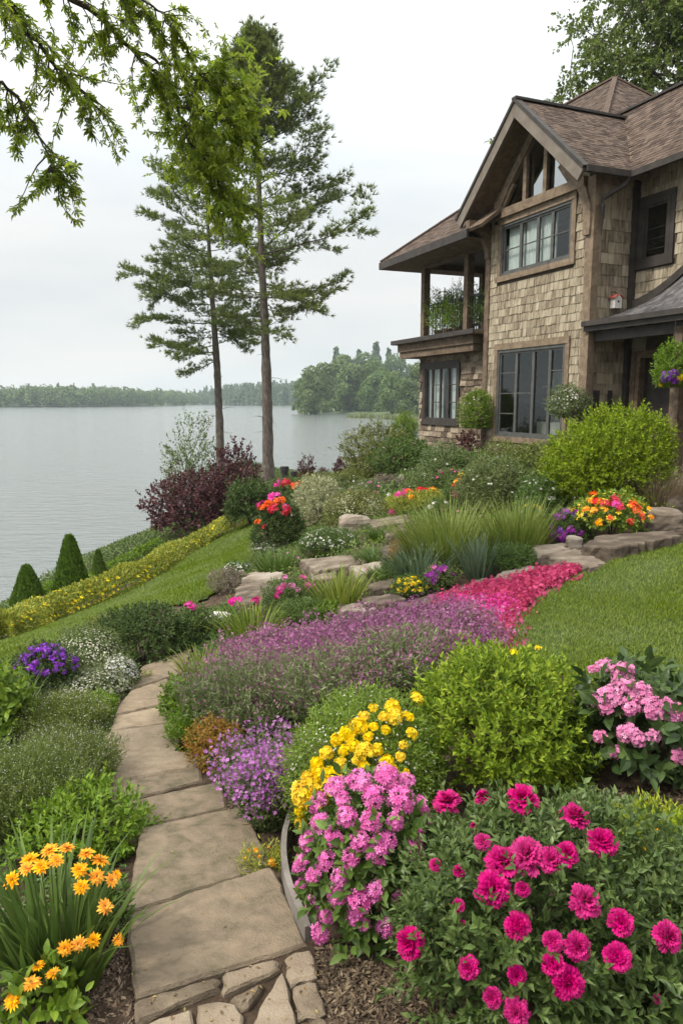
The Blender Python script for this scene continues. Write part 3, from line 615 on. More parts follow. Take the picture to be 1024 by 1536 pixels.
def shingles(mb, f, a0, a1, z0, z1, row, wr, ok, th=.019, gap=.006, jit=.01, lap=1.12):
    """courses of split shingles over a rectangle; f(a, z, off) maps into the house; ok(a, z) says where they hang"""
    z = z0; r = 0
    while z < z1:
        a = a0 - gH.uniform(0, wr[1])
        while a < a1:
            w = gH.uniform(*wr); b0, b1 = max(a, a0), min(a + w - gap, a1)
            if b1 - b0 > .02 and ok((b0 + b1) / 2, z + row * .5):
                zb = z + gH.uniform(-jit, jit); zt = min(z + row * lap, z1 + .02); t0 = th * gH.uniform(.75, 1.5)
                mb.add([f(b0,zb,.002), f(b1,zb,.002), f(b1,zb,t0), f(b0,zb,t0), f(b0,zt,.001), f(b1,zt,.001), f(b1,zt,.008), f(b0,zt,.008)], BOXF)
            a += w
        z += row; r += 1
    return mb
def in_rects(a, z, rs): return any(x0 < a < x1 and y0 < z < y1 for x0, x1, y0, y1 in rs)
def wall_cells(mb, xs_, zs_, holes, f, t):   # backing wall of thickness t with true openings
    xs_ = sorted(set(xs_)); zs_ = sorted(set(zs_))
    for x0, x1 in zip(xs_, xs_[1:]):
        for z0, z1 in zip(zs_, zs_[1:]):
            if not in_rects((x0+x1)/2, (z0+z1)/2, holes):
                hexa(mb, [f(x0,z0,0), f(x1,z0,0), f(x1,z0,-t), f(x0,z0,-t)], [f(x0,z1,0), f(x1,z1,0), f(x1,z1,-t), f(x0,z1,-t)])
fG = lambda a, z, off: (a, off, z)                       # gable front
fM = lambda a, z, off: (a, -1.1 + off, z)                # main wall, set back
fB = lambda a, z, off: (a, -.3 + off, z)                 # wall below the balcony
fR = lambda a, z, off: (-off, -a, z)                     # return wall, facing the eye
zg_ = lambda u: 7.69 - .862 * abs(u - 1.85)
LOWW = (.62, 3.12, .42, 2.5); UPW = (.6, 3.12, 4.24, 5.42)
holesG = [LOWW, UPW]
# --- gable wall
w_ = MB(); wall_cells(w_, [0, .62, .6, 3.12, 3.7], [-1.2, .42, 2.5, 4.24, 5.42, 5.6], holesG, fG, .16); pass
hexa(w_, [(0,-1.5,5.6),(3.7,-1.5,5.6),(3.7,-1.6,5.6),(0,-1.6,5.6)], [(.35,-1.5,zg_(.35)-.2),(3.35,-1.5,zg_(3.35)-.2),(3.35,-1.6,zg_(3.35)-.2),(.35,-1.6,zg_(.35)-.2)]); hexa(w_, [(.35,-1.5,zg_(.35)-.2),(3.35,-1.5,zg_(3.35)-.2),(3.35,-1.6,zg_(3.35)-.2),(.35,-1.6,zg_(.35)-.2)], [(1.83,-1.5,7.5),(1.87,-1.5,7.5),(1.87,-1.6,7.5),(1.83,-1.6,7.5)])
w_.obj('wall', M_BACK, house)
glaz = lambda u, z: 5.5 < z < 7.18 - 1.0 * abs(u - 1.85)
s_ = MB(); shingles(s_, fG, 0.13, 3.66, -1.2, 6.3, .18, (.06, .17), lambda a, z: not in_rects(a, z, [(.5, 3.24, .3, 2.66), (.45, 3.27, 4.1, 5.62)]) and z < zg_(a) - .35 and not glaz(a, z))
s_.obj("wall_shingles", M_SHINGLE, house)
# upper triangle of wall round the glazing, as boards
tri = MB(); n_ = 22
for i in range(n_):
    for sgn in (-1, 1):
        a, b = i / n_, (i + 1) / n_; zz = lambda f, off: None
        pin = lambda f: (1.85 + sgn * 1.56 * f, max(5.55, 7.14 - 1.0 * 1.56 * f)); pout = lambda f: (1.85 + sgn * 1.85 * f, zg_(1.85 + 1.85 * f) - .12)
        q_ = [pin(a), pin(b), pout(b), pout(a)]
        hexa(tri, [(x, -.02, z) for x, z in q_], [(x, -.14, z) for x, z in q_])
tri.obj("gable_boarding", M_TIMBER2, house)
# --- windows: frame, sash bars, panes, curtains
def window(f, r, cols, rows_, fw, depth_, fm, name="window", trim=None, trimw=.13, cur=(), inner=.045, sill=True, rowsets=None):
    x0, x1, z0, z1 = r; w = MB()
    def B(a0, a1, b0, b1, d0, d1): hexa(w, [f(a0,b0,d0), f(a1,b0,d0), f(a1,b0,d1), f(a0,b0,d1)], [f(a0,b1,d0), f(a1,b1,d0), f(a1,b1,d1), f(a0,b1,d1)])
    B(x0, x1, z0, z0+fw, depth_-.09, depth_); B(x0, x1, z1-fw, z1, depth_-.09, depth_)
    B(x0, x0+fw, z0+fw, z1-fw, depth_-.09, depth_); B(x1-fw, x1, z0+fw, z1-fw, depth_-.09, depth_)
    o_ = w.obj(name, fm, house)
    if trim:
        w = MB(); B(x0-trimw, x1+trimw, z1, z1+trimw*1.15, .0, .055); B(x0-trimw, x0, z0, z1, 0, .045); B(x1, x1+trimw, z0, z1, 0, .045); B(x0-trimw-.03, x1+trimw+.03, z0-trimw, z0, 0, .07)
        w.obj("window_casing", trim, o_)
    W_ = (x1 - x0 - 2*fw); edges = np.linspace(x0+fw, x1-fw, cols+1) if np.isscalar(cols) else [x0+fw + W_*c for c in cols]
    for i in range(len(edges)-1):
        a, b = edges[i], edges[i+1]; w = MB(); d0, d1 = depth_-.075, depth_-.03
        B(a, a+inner, z0+fw, z1-fw, d0, d1); B(b-inner, b, z0+fw, z1-fw, d0, d1); B(a+inner, b-inner, z0+fw, z0+fw+inner, d0, d1); B(a+inner, b-inner, z1-fw-inner, z1-fw, d0, d1)
        rr = rows_ if rowsets is None else rowsets[i]
        for k in range(1, rr):
            zc = z0 + fw + (z1 - z0 - 2*fw) * k / rr; B(a+inner, b-inner, zc-.012, zc+.012, d0+.01, d1-.01)
        w.obj("sash", fm, o_)
        w = MB(); w.add([f(aa, zz, d0+.015) for aa, zz in ((a+inner*.8, z0+fw+inner*.8), (b-inner*.8, z0+fw+inner*.8), (b-inner*.8, z1-fw-inner*.8), (a+inner*.8, z1-fw-inner*.8))], [[0, 1, 2, 3]]); w.obj("pane", M_GLASS, o_)
        if i in cur:
            w = MB(); n = 26; V = []
            for zz in (z0+fw, z1-fw):
                for k in range(n): aa = a + (b - a) * k / (n-1); V.append(f(aa, zz, depth_ - .17 + .018 * math.sin(k * 1.7)))
            w.add(V, [(k, k+1, n+k+1, n+k) for k in range(n-1)]); w.obj("curtain", M_CURTAIN, o_)
    return o_
window(fG, LOWW, [0, .2, .45, .72, 1], 3, .07, .03, M_FRAME, trim=M_TIMBER2, cur=(), rowsets=[4, 1, 2, 4])
window(fG, UPW, [0, .25, .46, .72, 1], 2, .06, .03, M_FRAME, trim=M_TIMBER2, cur=(1, 2, 3))
# glazed gable: beam, arch timbers, mullions, panes
gt = MB()
hexa(gt, [(.17,.0,5.56),(3.6,.0,5.56),(3.6,.13,5.56),(.17,.13,5.56)], [(.17,.0,5.76),(3.6,.0,5.76),(3.6,.13,5.76),(.17,.13,5.76)])
gt.obj("timber_beam", M_TIMBER2, house)
def strip2(mb, pts, w, o0, o1):             # timber of width w following points (u, z) on the front
    pts = np.array(pts, float)
    tt = np.linspace(0, len(pts)-1, 4*len(pts)); pp = np.column_stack([np.interp(tt, np.arange(len(pts)), pts[:, k]) for k in (0, 1)])
    for _ in range(3): pp[1:-1] = (pp[:-2] + pp[1:-1]*2 + pp[2:]) / 4
    tg = unit(np.gradient(pp, axis=0)); nr = np.column_stack([-tg[:, 1], tg[:, 0]]); A = pp + nr*w/2; Bq = pp - nr*w/2; n = len(pp)
    V = [(a[0], o0, a[1]) for a in A] + [(a[0], o0, a[1]) for a in Bq] + [(a[0], o1, a[1]) for a in A] + [(a[0], o1, a[1]) for a in Bq]
    F = []
    for i in range(n-1): F += [(2*n+i, 3*n+i, 3*n+i+1, 2*n+i+1), (i, i+1, n+i+1, n+i), (i, 2*n+i, 2*n+i+1, i+1), (n+i, n+i+1, 3*n+i+1, 3*n+i)]
    F += [(0, n, 3*n, 2*n), (n-1, 3*n-1, 4*n-1, 2*n-1)[::-1]]
    mb.add(V, F); return mb
for pts in ([(1.9,7.26),(1.2,6.56),(.62,6.02),(.2,5.5),(.03,5.0),(.06,4.6)], [(1.8,7.26),(2.4,6.68),(2.9,6.2),(3.24,5.74)]):
    strip2(MB(), pts, .2, -.01, .12).obj("arch_timber", M_TIMBER2, house)
for pts in ([(1.5,5.74),(1.5,6.84)], [(2.22,5.74),(2.22,6.84)], [(.62,5.74),(1.02,6.2)], [(3.12,5.74),(2.66,6.25)]):
    strip2(MB(), pts, .12, 0, .08).obj("mullion", M_TIMBER2, house)
gp = MB(); gp.add([(.3,-.03,5.6),(3.4,-.03,5.6),(1.85,-.03,7.2)], [[0, 1, 2]])
gp.obj("gable_pane", M_GABLE_GLASS, house)
# --- roofs
def tiles(mb, org, ea, eb, ok, A, Bm, row=.1, wr=(.12, .2), th=.012):
    """tiles on a roof plane: org + a*ea + b*eb, b up the slope"""
    org, ea, eb = map(lambda v: np.array(v, float), (org, ea, eb)); nn = np.cross(ea, eb); nn /= np.linalg.norm(nn); nn *= np.sign(nn[2])
    f = lambda a, b, off: tuple(org + a*ea + b*eb + nn*off)
    shingles(mb, f, 0, A, 0, Bm, row, wr, ok, th=th, jit=.006, gap=.004)
def slab(mb, pts, th): # roof board below polygon pts
    p = np.array(pts, float); n = len(p); nn = np.cross(p[1]-p[0], p[2]-p[0]); nn /= np.linalg.norm(nn); nn *= np.sign(nn[2]) if abs(nn[2]) > 1e-6 else 1
    V = np.concatenate([p, p - nn*th]); up = list(range(n)); 
    mb.add(V, [up]); mb.add(V, [[n + i for i in up[::-1]]]); mb.add(V, [(i, (i+1) % n, n+(i+1) % n, n+i) for i in range(n)]); return mb
OV = .6
def gable_slope(sgn):
    uf = 1.85 + sgn * 2.25; L = math.hypot(2.25, 1.94)
    s = MB(); slab(s, [(uf,OV,5.75),(1.85,OV,7.69),(1.85,-2.5,7.69),(uf,-2.5,5.75)], .13); r = s.obj("roof", M_TIMBER2, house)
    t_ = MB(); eb = np.array([-sgn*2.25, 0, 1.94]) / L
    main_z = lambda o: 5.75 + 1.073 * (-o - .55)
    def ok(a, b): o = OV - a; z = 5.75 + b * 1.94 / L; return z > main_z(o) - .06
    tiles(t_, (uf, OV, 5.75), (0,-1,0), eb, ok, OV + 2.5, L); t_.obj("roof_tiles", M_ROOF, r)
    b_ = MB(); d = np.array([-sgn*2.25, 0, 1.94]) / L; nrm = np.array([sgn*1.94, 0, 2.25]) / L
    p, q_ = np.array([uf, OV, 5.75]) + d*-.08, np.array([1.85, OV, 7.69])
    lo = lambda x, k: x - nrm * k
    hexa(b_, [lo(p,.02)+[0,.0,0], lo(p,.27)+[0,0,0], lo(p,.27)+[0,.07,0], lo(p,.02)+[0,.07,0]], [lo(q_,.02), q_ - [0,0,.36], q_ - [0,0,.36] + np.array([0,.07,0]), lo(q_,.02)+[0,.07,0]]); b_.obj("barge_board", M_BARGE, house)
    e_ = MB(); hexa(e_, [lo(p,-.035)+[0,-.05,0], lo(p,.03)+[0,-.05,0], lo(p,.03)+[0,.1,0], lo(p,-.035)+[0,.1,0]], [lo(q_,-.035)+[0,-.05,0], lo(q_,.03)+[0,-.05,0], lo(q_,.03)+[0,.1,0], lo(q_,-.035)+[0,.1,0]]); e_.obj("roof_edge", M_DARK, house)
gable_slope(-1); gable_slope(1)
r_ = MB(); bar(r_, (1.85, OV+.1, 7.72), (1.85, -2.4, 7.72), .16, .05); r_.obj("ridge_cap", M_DARK, house)
# main roof
L = math.hypot(2.05, 2.2); s = MB(); slab(s, [(-9,-.55,5.75),(4.4,-.55,5.75),(3.2,-2.6,7.95),(-9,-2.6,7.95)], .13); slab(s, [(-9,-2.6,7.95),(3.2,-2.6,7.95),(4.4,-7.0,5.3),(-9,-7.0,5.3)], .13); slab(s, [(4.4,-.55,5.75),(4.4,-7.0,5.3),(3.2,-2.6,7.95)], .13)
mr = s.obj("roof", M_TIMBER, house)
def okm(a, b): u = -9 + a; z = 5.75 + b * 2.2 / L; return (z > zg_(u) + .03 or abs(u - 1.85) > 2.25) and u < 4.4 - b * 1.2 / L
t_ = MB(); tiles(t_, (-9,-.55,5.75), (1,0,0), (0,-2.05/L,2.2/L), okm, 13.4, L); t_.obj("roof_tiles", M_ROOF, mr)
r_ = MB(); bar(r_, (-9,-2.6,7.98), (3.2,-2.6,7.98), .16, .05); r_.obj("ridge_cap", M_DARK, house)
gt_ = MB(); bar(gt_, (-9,-.5,5.68), (-.42,-.5,5.68), .11, .12); bar(gt_, (-.46,-.5,5.68), (-.46,.62,5.68), .11, .12); gt_.obj("gutter", M_DARK, house)
# rear wing rising behind: ridge along the house, hipped at the near end
s = MB(); box(s, 2.85, 7.0, -6.3, -2.7, 5.4, 7.95); s.obj("rear_wall", M_BACK, house)
rr0, rr1 = (4.63, -4.5, 9.95), (7.2, -4.5, 9.95); k_ = 2.2; e0, e1, e2, e3 = (4.63-k_,-4.5+k_,7.97), (4.63-k_,-4.5-k_,7.97), (7.2,-4.5+k_,7.97), (7.2,-4.5-k_,7.97)
s = MB(); slab(s, [e0, e2, rr1, rr0], .1); slab(s, [e1, e0, rr0], .1); slab(s, [e3, e1, rr0, rr1], .1); s.add([e2, e3, rr1], [[0, 1, 2]]); tr_ = s.obj("roof", M_TIMBER, house); t_ = MB(); Lb = math.hypot(k_, 1.98)
tiles(t_, e0, (1,0,0), (0,-k_/Lb,1.98/Lb), lambda a, b: a > k_ * b / Lb - .03, 7.2 - e0[0], Lb); tiles(t_, e1, (0,1,0), (k_/Lb,0,1.98/Lb), lambda a, b: abs(a - k_) < k_ * (1 - b / Lb) + .03, 2 * k_, Lb); t_.obj("roof_tiles", M_ROOF, tr_)
r_ = MB()
for c in (e0, e1, rr1): bar(r_, np.array(c) + [0,0,.03], np.array(rr0) + [0,0,.03], .13, .04)
r_.obj("ridge_cap", M_ROOF, house)
# --- main wall and return wall, porch
SW = (-.97, -.24, 4.05, 5.25); DR = (-1.5, -.5, -1.0, 2.15)
w_ = MB(); wall_cells(w_, [-9, -1.5, -.97, -.5, -.24, 0], [-1.2, -1.0, 2.15, 4.05, 5.25, 5.9], [SW, DR], fM, .16); wall_cells(w_, [0, 1.1], [-1.2, 6.0], [], lambda a, z, off: (-off + .0, -a, z), .1); w_.obj("wall", M_BACK, house)
s_ = MB(); shingles(s_, fM, -4, -.1, 2.9, 5.85, .2, (.11, .24), lambda a, z: not in_rects(a, z, [(-1.1, -.11, 3.92, 5.38)]))
shingles(s_, fM, -.5, -.1, -1.0, 2.9, .26, (.14, .3), lambda a, z: True); shingles(s_, fR, .12, 1.0, -1.0, 6.0, .22, (.13, .26), lambda a, z: True); s_.obj("wall_shingles", M_SHINGLE, house)
window(fM, SW, 1, 1, .08, .05, M_DARK, trim=M_DARK, trimw=.1)
for k in (1, 2): b_ = MB(); bar(b_, (-.97 + .73*k/3, -1.085, 4.12), (-.97 + .73*k/3, -1.085, 4.7), .012, .012); b_.obj("window_bar", M_METAL, house)
for z in (4.3, 4.5, 4.7): b_ = MB(); bar(b_, (-.89, -1.07, z), (-.32, -1.07, z), .012, .012); b_.obj("window_bar", M_METAL, house)
for (u0, u1, o0, o1, z0, z1, mt, nm) in ((-.12,.11,-.1,.07,-1.2,5.72,M_TIMBER2,"corner_post"), (3.56,3.74,-.1,.05,-1.2,5.6,M_TIMBER,"corner_post"), (-.13,0,-1.1,-.98,-1.2,5.7,M_DARK,"corner_post"),
    (-.05,.01,-.36,-.22,-1.2,1.5,M_DARK,"porch_batten"), (-.05,.01,-.7,-.6,-1.2,1.5,M_DARK,"porch_batten"), (-.34,-.22,-1.08,-1.0,-1.2,2.3,M_TIMBER,"porch_batten"), (-.5,-.4,-1.1,-.96,-1.2,2.3,M_TIMBER,"door_jamb"), (-1.6,-1.5,-1.1,-.96,-1.2,2.3,M_TIMBER,"door_jamb"), (-1.5,-.5,-1.1,-.96,2.15,2.3,M_TIMBER,"door_head")):
    b_ = MB(); box(b_, u0, u1, o0, o1, z0, z1); b_.obj(nm, mt, house)
b_ = MB(); box(b_, -1.49, -.51, -1.24, -1.19, -1.0, 2.14)
for z in (-.9, .35): box(b_, -1.36, -.64, -1.19, -1.17, z, z + 1.1)
dd_ = b_.obj("door", M_DARK, house); h_ = MB(); tube(h_, [(-.62,-1.18,.1),(-.62,-1.12,.1),(-.62,-1.12,.02)], .012, 6); h_.obj("handle", M_METAL, dd_)
b_ = MB(); box(b_, -2.4, -2.2, -.25, -.05, -1.2, 2.6); box(b_, -2.44, -2.16, -.29, -.01, -1.2, -1.0); b_.obj("porch_post", M_TIMBER, house)
def ptop(u): x = max(0, -u - .1); return 3.2 + .33 * x ** 1.6 if x < 1.9 else 3.2 + .33 * 1.9 ** 1.6 + .25 * (1 - math.exp(-(x - 1.9) * 1.2))
us = np.linspace(-.02, -5, 40); nv = 14
def psurf(u, f): zt = ptop(u); f = max(0.0, f); return (u, .1 - 1.2 * f, 2.86 + (zt - 2.86) * (f ** 1.25))
V = [psurf(u, j / (nv-1)) for u in us for j in range(nv)]; n = len(us)
F = [(i*nv+j, (i+1)*nv+j, (i+1)*nv+j+1, i*nv+j+1) for i in range(n-1) for j in range(nv-1)]
s = MB(); Va = np.array(V); s.add(Va, F); s.add(Va - [0, 0, .09], [f[::-1] for f in F]); pr = s.obj("porch_roof", M_DARK, house)
t_ = MB(); shingles(t_, lambda a, b, off: (lambda p: (p[0], p[1], p[2] + off))(psurf(-a - .02, min(1, b / 1.25))), 0, 4.9, 0, 1.22, .11, (.12, .24), lambda a, b: True, th=.016, jit=.004); t_.obj("roof_tiles", M_SLATE, pr)
b_ = MB(); box(b_, -5, -.03, .06, .13, 2.68, 2.87); box(b_, -5, -.03, .135, .2, 2.78, 2.88); b_.obj("gutter", M_DARK, house)
b_ = MB(); box(b_, -5, -.04, -.2, -.06, 2.48, 2.68); b_.obj("porch_beam", M_DARK, house)
b_ = MB(); 
for i in range(len(us)-1):
    u0, u1 = us[i], us[i+1]; z0, z1 = ptop(u0), ptop(u1); hexa(b_, [(u0,-1.07,z0-.02),(u1,-1.07,z1-.02),(u1,-1.0,z1-.02),(u0,-1.0,z0-.02)], [(u0,-1.07,z0+.15),(u1,-1.07,z1+.15),(u1,-1.0,z1+.15),(u0,-1.0,z0+.15)])
b_.obj("roof_flashing", M_DARK, house)
b_ = MB(); tube(b_, [(-.46,-.45,5.62),(-.42,-.4,5.5),(-.2,-.05,5.25),(-.23,-.03,5.1),(-.23,-.03,4.5),(-.23,-.03,-1.1)], .05, 10); b_.obj("downspout", M_DARK, house)
# knee bracket at the far foot of the gable
b_ = MB(); cv = [(.62 - .56 * math.sin(t), 5.4 - .66 * (1 - math.cos(t))) for t in np.linspace(0, PI/2, 9)]
pp = [(0.02, 4.74), (0.02, 5.6), (.62, 5.6)] + cv; n = len(pp)
b_.add([(3.58, o + .02, z) for o, z in pp] + [(3.74, o + .02, z) for o, z in pp], [list(range(n))]).add([(3.58, o + .02, z) for o, z in pp] + [(3.74, o + .02, z) for o, z in pp], [list(range(2*n-1, n-1, -1))]).add([(3.58, o + .02, z) for o, z in pp] + [(3.74, o + .02, z) for o, z in pp], [(i, n+i, n+(i+1) % n, (i+1) % n) for i in range(n)])
b_.obj("knee_bracket", M_TIMBER, house)
# --- balcony wing
BW = (5.45, 7.35, .67, 2.3)
w_ = MB(); wall_cells(w_, [3.7, 5.45, 7.35, 7.65], [-1.2, .67, 2.3, 2.75], [BW], fB, .14); box(w_, 7.51, 7.65, -4.3, -.44, -1.2, 2.75); w_.obj("wall", M_BACK, house)
s_ = MB(); shingles(s_, fB, 3.72, 7.66, -1.2, 2.7, .16, (.18, .42), lambda a, z: not in_rects(a, z, [(5.3, 7.5, .5, 2.4)]), th=.03); shingles(s_, lambda a, z, off: (7.65 + off, -a, z), .3, 4.3, -1.2, 2.7, .16, (.18, .42), lambda a, z: True, th=.03); s_.obj("wall_stones", M_STONE_WALL, house)
window(fB, BW, [0, .27, .52, .78, 1], 1, .07, .04, M_DARK, trim=M_DARK, trimw=.09, cur=(0, 2, 3), rowsets=[3, 1, 3, 1])
b_ = MB(); box(b_, 4.05, 8.15, -4.5, .15, 2.55, 2.73); box(b_, 4.0, 8.2, -4.55, .2, 2.733, 2.95); box(b_, 3.76, 8.32, -4.6, .32, 2.953, 3.05); b_.obj("balcony_floor", M_TIMBER, house)
b_ = MB(); box(b_, 3.75, 8.36, .32, .36, 2.96, 3.08); box(b_, 8.32, 8.36, -4.6, .32, 2.96, 3.08); b_.obj("balcony_edge", M_DARK, house)
for u, o in ((7.55,-.38), (5.17,-.38), (3.86,-.38), (7.55,-2.4), (7.55,-4.35)):
    b_ = MB(); box(b_, u-.1, u+.1, o-.1, o+.1, 3.053, 5.3); b_.obj("balcony_post", M_TIMBER, house)
b_ = MB(); box(b_, 3.76, 7.66, -.46, -.29, 5.13, 5.38); box(b_, 7.46, 7.66, -4.45, -.462, 5.13, 5.38); b_.obj("balcony_beam", M_TIMBER, house)
b_ = MB(); box(b_, 3.75, 7.44, -4.4, -.47, 5.28, 5.34); b_.obj("balcony_ceiling", M_DARK, house)
ev = 5.38; c1 = [(3.0,.7,ev),(8.4,.7,ev),(8.4,-4.7,ev),(3.0,-4.7,ev)]; rA, rB = (5.7,-2.0,7.4), (3.0,-2.0,7.4)
s = MB(); slab(s, [c1[0],c1[1],rA,rB], .08); slab(s, [c1[1],c1[2],rA], .08); slab(s, [c1[2],c1[3],rB,rA], .08); br_ = s.obj("roof", M_TIMBER, house)
t_ = MB(); L = math.hypot(2.7, 2.02)
tiles(t_, c1[0], (1,0,0), (0,-2.7/L,2.02/L), lambda a, b: a < 5.4 - 2.7 * b / L + .02 and a > .55, 5.4, L); tiles(t_, c1[2], (0,1,0), (-2.7/L,0,2.02/L), lambda a, b: abs(a-2.7) < 2.7*(1-b/L)+.02, 5.4, L); t_.obj("roof_tiles", M_ROOF, br_)
b_ = MB()
for p_ in (c1[1], c1[2]): bar(b_, np.array(p_) + [0,0,.03], np.array(rA) + [0,0,.03], .14, .04)
bar(b_, np.array(rA) + [0,0,.03], np.array(rB) + [0,0,.03], .14, .04); b_.obj("ridge_cap", M_ROOF, house)
b_ = MB(); box(b_, 3.55, 8.44, .68, .74, 5.18, 5.38); box(b_, 8.38, 8.44, -4.7, .68, 5.18, 5.38); b_.obj("fascia", M_DARK, house)
b_ = MB(); box(b_, 3.6, 8.38, -.28, .68, 5.18, 5.21); box(b_, 7.67, 8.38, -4.7, -.285, 5.18, 5.21); b_.obj("soffit", M_TIMBER, house)
def rail(p, q, n):
    p, q = np.array(p), np.array(q); m = MB()
    bar(m, p + [0,0,1.0], q + [0,0,1.0], .035, .035); bar(m, p + [0,0,.1], q + [0,0,.1], .03, .03)
    for k in range(n + 1): x = p + (q - p) * k / n; bar(m, x + [0,0,.1], x + [0,0,1.0], .014, .014, up=(1,0,0))
    return m
for p, q, n in (((5.29,-.36,3.05),(7.44,-.36,3.05),16), ((3.97,-.36,3.05),(5.06,-.36,3.05),9), ((7.55,-.5,3.05),(7.55,-2.3,3.05),14), ((7.55,-2.5,3.05),(7.55,-4.25,3.05),14)): rail(p, q, n).obj("railing", M_METAL, house)
# scrolled iron trellis at the far opening
m = MB()
for k in range(6): x = -.7 - .3*k; bar(m, (7.5,x,4.05), (7.5,x,4.45 + .22*math.sin(k*1.1)), .016, .016, up=(1,0,0))
tube(m, [(7.5,-.6-.1*k, 4.3 + .22*math.sin(k*.42)) for k in range(18)], .012, 5); tube(m, [(7.5,-.6-.1*k, 4.1 + .1*math.cos(k*.7)) for k in range(18)], .01, 5); m.obj("railing", M_METAL, house)
# --- shell and floors
b_ = MB(); box(b_, -8.9, 4.2, -6.6, -6.4, -1.2, 6.0); box(b_, 4.2, 4.35, -6.4, -.5, -1.2, 6.0); box(b_, -9, -8.9, -6.6, -1.1, -1.2, 6.0); b_.obj("wall", M_BACK, house)
b_ = MB(); box(b_, .01, 3.69, -1.1, -.17, 2.9, 3.1); box(b_, -8.8, 4.2, -6.4, -1.27, 2.9, 3.1); b_.obj("upper_floor", M_INSIDE, house)
b_ = MB(); box(b_, -8.8, 4.2, -3.3, -3.2, -1.2, 2.9); b_.obj("inner_wall", M_INSIDE, house)
b_ = MB(); box(b_, 2.0, 3.3, -1.7, -1.35, -1.2, .75); box(b_, 2.0, 3.3, -1.7, -1.66, .75, 2.0); box(b_, 2.0, 3.3, -1.66, -1.45, 1.2, 1.24); box(b_, 2.0, 3.3, -1.66, -1.45, 1.62, 1.66); hs_ = b_.obj("dresser", M_CHINA, house)
for u, z, r, h in ((2.15,.75,.07,.3),(2.4,.75,.1,.16),(2.75,.75,.06,.34),(3.05,.75,.09,.22),(2.2,1.24,.06,.18),(2.5,1.24,.09,.12),(2.8,1.24,.05,.24),(3.1,1.24,.07,.14),(2.35,1.66,.08,.16),(2.9,1.66,.06,.22)):
    j = MB(); lathe(j, [(.001,0),(r*.7,0),(r,h*.35),(r*.75,h*.7),(r*.4,h*.85),(r*.5,h)], 14, (u,-1.53,z)); j.obj("jar", M_CHINA, hs_, smooth=True)
# birdhouse on the return wall
t = empty("birdhouse", HW(-.12, -.6, 3.3), PI/2 + AZ, "small white birdhouse with red roof hung on the shingled return wall", "birdhouse")
M_WHITE = rough_mat("white_paint", [(0.3, (0.5, 0.48, 0.44)), (0.7, (0.72, 0.7, 0.66))], scale=14, bump=.2); M_RED = rough_mat("red_paint", [(0.3, (0.28, 0.05, 0.04)), (0.7, (0.4, 0.09, 0.07))], scale=14, bump=.2)
b_ = MB(); hexa(b_, [(-.07,-.09,-.13),(.07,-.09,-.13),(.07,.09,-.13),(-.07,.09,-.13)], [(-.07,-.09,.08),(.07,-.09,.08),(.07,.09,.08),(-.07,.09,.08)]); b_.add([(-.07,-.09,.081),(-.07,.09,.081),(-.07,0,.15)], [[0,1,2]]).add([(.07,-.09,.081),(.07,.09,.081),(.07,0,.15)], [[2,1,0]]); b_.obj("box", M_WHITE, t)
b_ = MB(); bar(b_, (-.1,.075,.105), (.1,.075,.105), .13, .015, up=(0,.65,1)); bar(b_, (-.1,-.075,.105), (.1,-.075,.105), .13, .015, up=(0,-.65,1)); b_.obj("roof", M_RED, t)
b_ = MB(); tube(b_, [(-.072,0,.0),(-.074,0,.0)], .025, 14); b_.obj("entrance_hole", M_METAL, t); b_ = MB(); tube(b_, [(-.02,.0,.16),(.0,.05,.2),(.1,.05,.2)], .008, 6); b_.obj("hook", M_METAL, t)
# ================================================================== STONES AND STEPS
def stone_mat(name, stops, sc, ov=.45): 
    return rough_mat(name, stops, scale=sc, stretch=(1, 1.3, 2), bump=1.0, bscale=80, bdist=.014, detail=12, rough=.92, spec=.2, dist=.35, objvar=ov)
M_SAND = stone_mat("sandstone", [(0.2, (0.105, 0.094, 0.056)), (0.42, (0.2, 0.157, 0.11)), (0.6, (0.255, 0.197, 0.135)), (0.82, (0.33, 0.262, 0.185))], 10)
M_FLAG = stone_mat("flagstone", [(0.25, (0.13, 0.1, 0.07)), (0.5, (0.26, 0.205, 0.145)), (0.78, (0.37, 0.3, 0.22))], 5.0)
M_ROCK = stone_mat("garden_rock", [(0.25, (0.075, 0.058, 0.043)), (0.45, (0.155, 0.122, 0.092)), (0.62, (0.24, 0.198, 0.155)), (0.8, (0.34, 0.295, 0.245))], 4.0)
M_PALE = stone_mat("pale_rock", [(0.25, (0.3, 0.27, 0.24)), (0.5, (0.5, 0.47, 0.43)), (0.8, (0.66, 0.63, 0.6))], 6.0)
STONES = []
